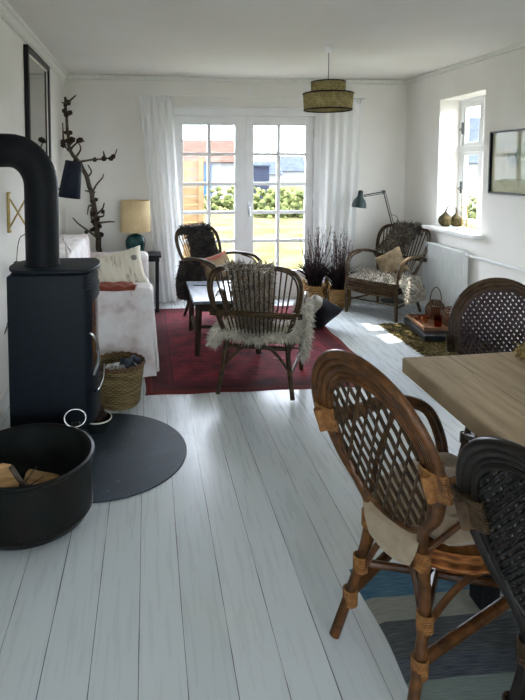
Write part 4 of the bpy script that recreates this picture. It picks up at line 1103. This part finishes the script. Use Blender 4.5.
def wlantern(loc, R, h, label, handle, sd):
    t = thing('wicker_lantern', label, 'lantern', loc, 0, 'wicker lanterns on the tray')
    b = MB(); n = 24
    prof = lambda v: R * (.62 + .42 * sin(pi * min(1, v * .93 + .1)) ** .9) * (1 - .35 * max(0, v - .75) * 3)
    for k in range(n):
        a = 2 * pi * k / n; b.tube([(prof(v) * cos(a), prof(v) * sin(a), v * h) for v in [i / 10 for i in range(11)]], .0035, 5)
    for k in range(9):
        v = .04 + k * .115; b.tube([((prof(v) + .003 * sin(j * pi + k)) * cos(2 * pi * j / 48), (prof(v) + .003 * sin(j * pi + k)) * sin(2 * pi * j / 48), v * h) for j in range(48)], .004, 5, closed=True)
    b.lathe([(0, 0), (prof(0), 0), (prof(0), .01), (0, .01)], n=24)
    b.build('woven_body', M['wicker_brown'], t)
    b = MB(); b.lathe([(R * .45, .012), (R * .55, h * .3), (R * .5, h * .6)], n=20, caps=False); b.build('glass_insert', M['copper'], t)
    if handle: MB().tube([(.055 * cos(a), 0, h * .97 + handle * sin(a)) for a in [pi * i / 12 for i in range(13)]], .0045, 6).build('handle', M['wicker_brown'], t)
wlantern((2.66, 4.90, .0965), .085, .17, 'tall brown wicker lantern with hoop handle on the tray', .13, 1)
wlantern((2.69, 4.68, .0965), .085, .16, 'low round brown wicker lantern without a handle on the tray', 0, 2)

# ------------------------------------------------------------------ dining table
dt = thing('dining_table', 'long rustic dining table with a thick weathered oak top', 'dining table', (0, 0, .008))
b = MB()
poly = [(.985, 2.062), (1.2, 2.066), (1.55, 2.09), (1.98, 2.12), (1.99, .9), (1.95, -.3), (.90, -.3), (.945, .9), (.962, 1.3), (.970, 1.62), (.982, 1.95)]
b.prism(poly, .69, .752); b.build('tabletop', M['oak'], dt, smooth=False, bevel=.009)
b = MB()
for y in (1.72, .1):
    b.box(1.08, 1.86, y - .04, y + .04, .60, .69)
b.box(1.42, 1.5, .1, 1.72, .60, .66); b.build('underframe', M['black'], dt, smooth=False, bevel=.004)
for (x, y) in ((1.14, 1.72), (1.80, 1.72), (1.14, .1), (1.80, .1)):
    MB().box(x - .035, x + .035, y - .035, y + .035, .0, .62).build('leg', M['black'], dt, smooth=False, bevel=.004)
# small straw wreath
b = MB(); random.seed(9)
for i in range(700):
    a = random.uniform(0, 2 * pi); c_ = Vector((.075 * cos(a), .075 * sin(a), .018)); p = c_ + Vector((random.gauss(0, .012), random.gauss(0, .012), random.gauss(0, .008)))
    a2 = a + pi / 2 + random.uniform(-.7, .7); q = p + Vector((.03 * cos(a2), .03 * sin(a2), random.uniform(-.01, .014)))
    q.z = max(.003, q.z); p.z = max(.003, p.z); b.blade(p, q, .004)
b.tube([(.075 * cos(a), .075 * sin(a), .016) for a in [2 * pi * i / 24 for i in range(24)]], .013, 6, closed=True)
tag(b.build('straw_wreath', mat('yellow_green_straw', '#6a5a2c', '#b39a5c', 60, .8), loc=(1.515, 1.97, .761), fixn=False), 'small straw wreath lying on the dining table', 'wreath')

# ------------------------------------------------------------------ dining chairs
def diningchair(m, lat, bind, kind, pitch=.04, seatm=None, zc=.718, zt=.89, zb=.455, hw=.187, lean=.156, wz=.70, offs=(.016, .037, .058, .078), pw=.105, fx=-.31):
    r = thing('dining_chair', '', 'dining chair')
    xb = lambda z: -.215 - lean * (z - .42) / .5          # lean of the back
    def half(z):
        if z >= zc: return hw * sqrt(max(0, 1 - ((z - zc) / (zt - zc)) ** 2))
        return hw * max(0, 1 - ((zc - z) / (zc - zb)) ** 2.1) ** .6
    def outline(off, z0=None, n=26):
        pts = []
        for i in range(n * 2):
            a = 2 * pi * i / (n * 2); c_, s_ = cos(a), sin(a)
            y = c_; z = s_
            if s_ >= 0: p = (y * (hw + off), zc + z * (zt - zc + off))
            else: p = ((hw + off) * math.copysign(abs(c_) ** .8, c_), zc + z * (zc - zb + off * .6))
            pts.append(Vector((xb(p[1]), p[0], p[1])))
        return pts
    b = MB(); b.tube(outline(.0), .010, 8, closed=True); b.build('panel_frame', m, r)
    # stacked arch strands
    b = MB()
    for k, off in enumerate(offs):
        pts = []
        a0 = -radians(12 + 2 * k)
        for i in range(33):
            a = lerp(a0, pi - a0, i / 32)
            y = cos(a) * (hw + off * .72); z = zc + sin(a) * (zt - zc + off) if sin(a) > 0 else zc + sin(a) * .2
            pts.append((xb(z) + .008 - .006 * k, y, z))
        b.tube(pts, .0135 if kind != 'far' else .011, 10)
    b.build('arch_frame', m, r)
    # diagonal lattice
    b = MB(); L = 1.0; w_ = {'open': .0062, 'near': .0046, 'far': .0088}[kind]
    rng = int(.8 / pitch)
    for sgn in (-1, 1):
        for k in range(-rng, rng):
            c0_ = k * pitch; seg = []
            slope = 2.1 if kind == 'open' else 1.15
            # line: y = sgn*( (z-zc)/slope ) + c0
            for i in range(81):
                z = lerp(zb, zt, i / 80); y = sgn * (z - zc) / slope + c0_
                if abs(y) <= half(z) + .004:
                    seg.append((xb(z) + sgn * .003 + (.0008 if kind == 'open' else .0025) * sin(i * .6 + k * pi), y, z))
                elif len(seg) > 1: b.tube(seg, w_, 5, flat=.6); seg = []
                else: seg = []
            if len(seg) > 1: b.tube(seg[::2] + [seg[-1]] if len(seg) > 3 else seg, w_, 5)
    b.build('lattice', lat, r)
    # bindings
    for s in (-1, 1):
        b = MB(); ho = hw + max(offs) * .36
        for i in range(12):
            z = wz - .036 + i * .0065; b.tube([(xb(z) + .017 * cos(a) - .008, s * ho + .042 * sin(a), z) for a in [2 * pi * j / 14 for j in range(14)]], .004, 5, closed=True)
        b.tube([(xb(wz - .037) - .008, s * ho, wz - .038), (xb(wz + .037) - .008, s * ho, wz + .037)], [.036, .040], 14, flat=.40)
        b.build('cane_binding', bind, r)
        # rear post and leg
        b = MB(); b.tube(smoothpath([(xb(wz), s * (hw + .045), wz), (xb(.58), s * lerp(pw, hw + .04, .66), .58), (xb(.50), s * (pw + .02), .50), (-.222, s * pw, .42), (-.232, s * (pw + .022), .25), (fx, s * (pw + .053), .0)], 5), .0165, 10); b.build('leg', m, r)
        b = MB(); b.tube([(.235, s * .19, .42), (.25, s * .205, .2), (.265, s * .225, 0)], .0155, 10); b.build('leg', m, r)
        # arm: sweeps forward from the binding and turns down to the seat
        if kind != 'far':
            b = MB()
            for d_ in (0, .022):
                b.tube(smoothpath([(xb(wz), s * (hw + .04), wz - d_), (-.17, s * .235, .690 - d_), (-.04, s * .265, .680 - d_), (.10 - d_, s * .27, .655 - d_ * .6), (.205 - d_, s * .26, .60), (.245 - d_, s * .235, .50), (.235 - d_, s * .205, .40)], 6), .0135, 8)
            b.build('armrest', m, r)
        b = MB(); b.tube(smoothpath([(-.215, s * (pw + .01), .43), (-.12, s * .18, .54), (.0, s * .235, .625), (.10, s * .265, .650)], 5), .009, 7)
        b.tube(smoothpath([(-.232, s * (pw + .025), .22), (-.13, s * .16, .33), (.0, s * .2, .385), (.12, s * .2, .34), (.245, s * .203, .22)], 5), .010, 7)
        b.tube([(-.262, s * (pw + .036), .14), (.248, s * .203, .29)], .017, 10)
        b.build('side_brace', m, r)
        for (x, y, z) in ((-.233, s * (pw + .024), .24), (-.262, s * (pw + .036), .13), (.248, s * .203, .22), (-.223, s * pw, .40)):
            b = MB()
            for i in range(8): b.tube([(x + .021 * cos(a), y + .021 * sin(a), z - .025 + i * .0065) for a in [2 * pi * j / 12 for j in range(12)]], .0036, 5, closed=True)
            b.build('cane_binding', bind, r)
    b = MB(); b.tube(smoothpath([(-.233, -.128, .20), (-.215, -.07, .33), (-.205, 0, .37), (-.215, .07, .33), (-.233, .128, .20)], 5), .010, 7)
    b.tube([(-.232, -.128, .24), (.248, .203, .2)], .012, 8); b.tube([(-.232, .128, .24), (.248, -.203, .2)], .012, 8)
    b.tube([(.246, -.2, .28), (.246, .2, .28)], .011, 8)
    b.build('stretcher', m, r)
    b = MB(); sq = lambda s0: [(.015 + s0 * .225 * math.copysign(abs(cos(a)) ** .6, cos(a)), (.72 + .28 * min(1, (cos(a) + 1))) * s0 * .215 * math.copysign(abs(sin(a)) ** .6, sin(a))) for a in [2 * pi * i / 36 for i in range(36)]]
    b.prism(sq(.98), .375, .41); b.tube([(x, y, .41) for x, y in sq(1.0)], .013, 8, closed=True); b.tube([(x, y, .38) for x, y in sq(1.0)], .011, 8, closed=True)
    b.build('seat', seatm or M['cane_seat'], r)
    return r
def seatpad(host, label):
    b = MB()
    def f(sg):
        def g(u, v):
            x, y = u * 2 - 1, v * 2 - 1
            k = max(0, (1 - x ** 6) * (1 - y ** 6)) ** .5
            tuft = 0
            for tx in (-.5, 0, .5):
                for ty in (-.5, 0, .5): tuft += math.exp(-((x - tx) ** 2 + (y - ty) ** 2) / .012)
            rx = 1 - .06 * y * y; ry = 1 - .06 * x * x
            return (.02 + x * .215 * rx, y * .21 * ry * (.78 + .22 * min(1, (x + 1))), .034 + sg * .032 * k * (1 - .45 * tuft * (1 if sg > 0 else 0)))
        return g
    b.grid(f(1), 26, 26); b.grid(f(-1), 26, 26)
    b.grid(lambda u, v: (lerp(-.17, -.246, min(1, v * 3)), lerp(-.115, .115, u) * (1 - .3 * v * v), .045 - .125 * max(0, v - .2) - .02 * sin(u * pi) * v), 14, 12)
    o = b.build('seat_cushion', M['cush_beige']); z = host.rotation_euler.z
    o.location = (host.location.x, host.location.y, host.location.z + .425); o.rotation_euler = (0, 0, z)
    return tag(o, label, 'cushion', 'beige cushions on the dining chairs')
ch1 = diningchair(M['rattan_honey'], M['rattan_lattice'], M['binding'], 'open', .042)
ch1['label'] = 'honey-brown rattan dining chair with open diamond lattice back and beige cushion'; ch1['group'] = 'rattan dining chairs'
ch1.location = (.927, 1.60, .010); ch1.rotation_euler = (0, 0, radians(20.5))
seatpad(ch1, 'tufted beige cushion on the honey-brown dining chair')
ch2 = diningchair(M['rattan_black'], M['cane_black'], M['binding_dark'], 'near', .0165, offs=(.013, .031, .049), hw=.18)
ch2['label'] = 'near-black rattan dining chair with fine woven back, nearest the viewer'; ch2['group'] = 'rattan dining chairs'
ch2.location = (1.09, 1.065, .010); ch2.rotation_euler = (0, 0, radians(14))
ch3 = diningchair(M['rattan_umber'], M['cane_purple'], M['binding_dark'], 'far', .032, zc=.67, zt=.875, hw=.245, lean=.12, offs=(.012, .030, .047), pw=.16, wz=.62, fx=-.27)
ch3['label'] = 'dark brown rattan dining chair with purplish woven back at the table end'; ch3['group'] = 'rattan dining chairs'
ch3.location = (1.80, 2.36, .001); ch3.rotation_euler = (0, 0, radians(-88))

# ------------------------------------------------------------------ outdoors
b = MB(); b.grid(lambda u, v: (lerp(-60, 60, u), lerp(-60, 75, v), -.18 - (.0 if abs(lerp(-60, 60, u)) < 6 else .0)), 30, 30)
struct(b.build('ground', M['grass']))
f = thing('garden_fence', 'tan larch board fence panel outside the left door', 'fence', (.72, 9.4, -.18))
b = MB()
for k in range(12): b.box(-.35, .12, -.012, .012, .03 + k * .148, .165 + k * .148)
b.build('boards', M['fence'], f, smooth=False)
for x in (-.35, .12): MB().box(x, x + .09, -.05, .05, 0, 1.85).build('post', M['fence'], f, smooth=False)
hs = thing('house', 'low white house with red tiled roof and blue windows beyond the garden', 'house', (2.6, 30, -.18))
MB().box(-5, 2.2, 0, 5, 0, 2.1).build('wall', M['housewhite'], hs, smooth=False)
b = MB(); b.add([(-5.3, -.3, 2.0), (2.5, -.3, 2.0), (2.5, 2.5, 3.3), (-5.3, 2.5, 3.3), (2.5, 5.3, 2.0), (-5.3, 5.3, 2.0)], [(0, 1, 2, 3), (3, 2, 4, 5), (1, 4, 2), (0, 3, 5)]); b.build('roof', M['redroof'], hs, smooth=False)
for x in (-4.2, -2.9, -1.7, -.5):
    w_ = MB().box(x, x + .9, -.06, 0, .9, 1.9).build('window', M['blueframe'], hs, smooth=False)
    MB().box(x + .08, x + .82, -.08, -.06, 1.0, 1.8).build('pane', M['glass'], w_, smooth=False)
MB().box(.1, .8, -.06, 0, .1, 1.9).build('door', M['blueframe'], hs, smooth=False)
s2 = thing('shed', 'small blue-grey boarded shed beyond the meadow', 'shed', (5.05, 25, -.18))
MB().box(-.32, .42, 0, 2, 0, 1.75).build('wall', M['shed'], s2, smooth=False)
MB().box(-.38, .48, -.1, 2.1, 1.75, 1.82).build('roof', M['greyroof'], s2, smooth=False)
def blob(name, c, r, m, label, cat, n=240, sd=1, group=None):
    random.seed(sd); b = MB()
    for i in range(n):
        a = random.uniform(0, 2 * pi); p = random.uniform(0, 1); rr = random.random() ** .4
        q = Vector((r[0] * rr * cos(a) * sqrt(1 - p * p * .8), r[1] * rr * sin(a), r[2] * p * rr))
        s_ = random.uniform(.07, .16) * min(r)
        b.lathe([(.01 * s_, -s_), (s_ * .8, -s_ * .4), (s_, .2 * s_), (s_ * .5, .8 * s_), (.01 * s_, s_)], q, 5, wob=lambda a_, i_: random.uniform(-.4, .4))
    return tag(b.build(name, m, smooth=False, loc=c), label, cat, group)
blob('bush', (3.4, 21, -.2), (1.6, .8, 1.0), M['hedge'], 'light green bush in front of the white house', 'bush', 260, 1)
blob('bush', (5.2, 19, -.2), (1.9, .9, 1.05), M['hedge'], 'rounded green bush in front of the blue-grey shed', 'bush', 300, 2)
blob('bush', (8.3, 22, -.2), (1.9, .9, 1.0), M['hedge'], 'yellow-green bush at the right end of the meadow', 'bush', 260, 3)
for k, (x, y, w_, h_, m_, lab) in enumerate([(9.6, 46, 3.2, 1.9, 'housewhite', 'far white cottage with grey roof seen past the right door'), (13.2, 50, 2.6, 2.3, 'housewhite', 'farther pale cottage with steep grey roof at the right'), (6.0, 48, 3.0, 1.5, 'housewhite', 'low pale cottage behind the blue-grey shed')]):
    t = thing('cottage', lab, 'house', (x, y, -.18), 0, 'far cottages')
    MB().box(-w_ / 2, w_ / 2, 0, 3, 0, h_ * .62).build('wall', M[m_], t, smooth=False)
    b = MB(); b.add([(-w_ / 2, -.2, h_ * .6), (w_ / 2, -.2, h_ * .6), (w_ / 2, 1.5, h_ * 1.2), (-w_ / 2, 1.5, h_ * 1.2), (w_ / 2, 3.2, h_ * .6), (-w_ / 2, 3.2, h_ * .6)], [(0, 1, 2, 3), (3, 2, 4, 5), (1, 4, 2), (0, 3, 5)]); b.build('roof', M['greyroof'], t, smooth=False)
t = thing('cottage', 'white cottage with slate roof outside the right window', 'house', (15, 24.5, -.18), radians(-30))
MB().box(-3.5, 3.5, -2, 2, 0, 2.0).build('wall', M['housewhite'], t, smooth=False)
b = MB(); b.add([(-3.7, -2.2, 1.9), (3.7, -2.2, 1.9), (3.7, 0, 4), (-3.7, 0, 4), (3.7, 2.2, 1.9), (-3.7, 2.2, 1.9)], [(0, 1, 2, 3), (3, 2, 4, 5), (1, 4, 2), (0, 3, 5)]); b.build('roof', M['greyroof'], t, smooth=False)
blob('bush', (9.2, 15, -.2), (1.2, 1.0, 1.0), M['hedge'], 'green bush outside the right window', 'bush', 200, 5)

# ------------------------------------------------------------------ light
W = bpy.data.worlds.new('sky'); S.world = W; W.use_nodes = True; nt = W.node_tree
bg = nt.nodes['Background']; sky = nt.nodes.new('ShaderNodeTexSky'); sky.sky_type = 'NISHITA'
sky.sun_disc = False; sky.sun_elevation = radians(58); sky.sun_rotation = radians(80); sky.air_density = 1.0; sky.dust_density = 2.5; sky.ozone_density = 1
hv = nt.nodes.new('ShaderNodeMix'); hv.data_type = 'RGBA'; hv.inputs[0].default_value = .85
nt.links.new(sky.outputs[0], hv.inputs[6]); hv.inputs[7].default_value = (7.2, 7.8, 8.8, 1)
nt.links.new(hv.outputs[2], bg.inputs[0]); bg.inputs[1].default_value = 1.6
sd = bpy.data.lights.new('sun', 'SUN'); sd.energy = 9; sd.angle = radians(.6); sd.color = (1, .96, .88)
so = bpy.data.objects.new('sun', sd); COL.objects.link(so)
so.rotation_euler = Vector((-.49, -.12, -.86)).to_track_quat('-Z', 'Y').to_euler()
def portal(loc, direction, w_, h_):
    L = bpy.data.lights.new('portal', 'AREA'); L.shape = 'RECTANGLE'; L.size = w_; L.size_y = h_
    L.cycles.is_portal = True; o = bpy.data.objects.new('portal', L); COL.objects.link(o)
    o.location = loc; o.rotation_euler = Vector(direction).to_track_quat('-Z', 'Y').to_euler()
portal(((DX0 + DX1) / 2, YF + .2, 1.05), (0, -1, 0), DX1 - DX0, 2.1)
portal((XR + .31, (WY0 + WY1) / 2, (WZ0 + WZ1) / 2), (-1, 0, 0), WY1 - WY0, WZ1 - WZ0)
portal((1.3, YB - .31, 1.45), (0, 1, 0), 1.6, 1.1)
portal((XL - .31, -1.7, 1.5), (1, 0, 0), 1.4, 1.2)

# ------------------------------------------------------------------ camera
cd = bpy.data.cameras.new('camera'); cd.sensor_fit = 'VERTICAL'; cd.sensor_height = 36; cd.lens = 560 / 700 * 36
cd.shift_x = (262.5 - 206) / 700; cd.shift_y = -(350 - 207) / 700; cd.clip_start = .02; cd.clip_end = 300
co = bpy.data.objects.new('camera', cd); COL.objects.link(co); co.location = (0, 0, 1.5)
yw, pt = radians(5.9), radians(4)
co.rotation_euler = Vector((sin(yw) * cos(pt), cos(yw) * cos(pt), -sin(pt))).to_track_quat('-Z', 'Y').to_euler()
S.camera = co
S.view_settings.view_transform = 'Standard'; S.view_settings.look = 'None'; S.view_settings.gamma = 1
S.view_settings.use_curve_mapping = False; S.view_settings.exposure = 1.05
S.cycles.max_bounces = 12; S.cycles.diffuse_bounces = 8; S.cycles.transparent_max_bounces = 16
S.cycles.use_denoising = True
S.cycles.sample_clamp_indirect = 8
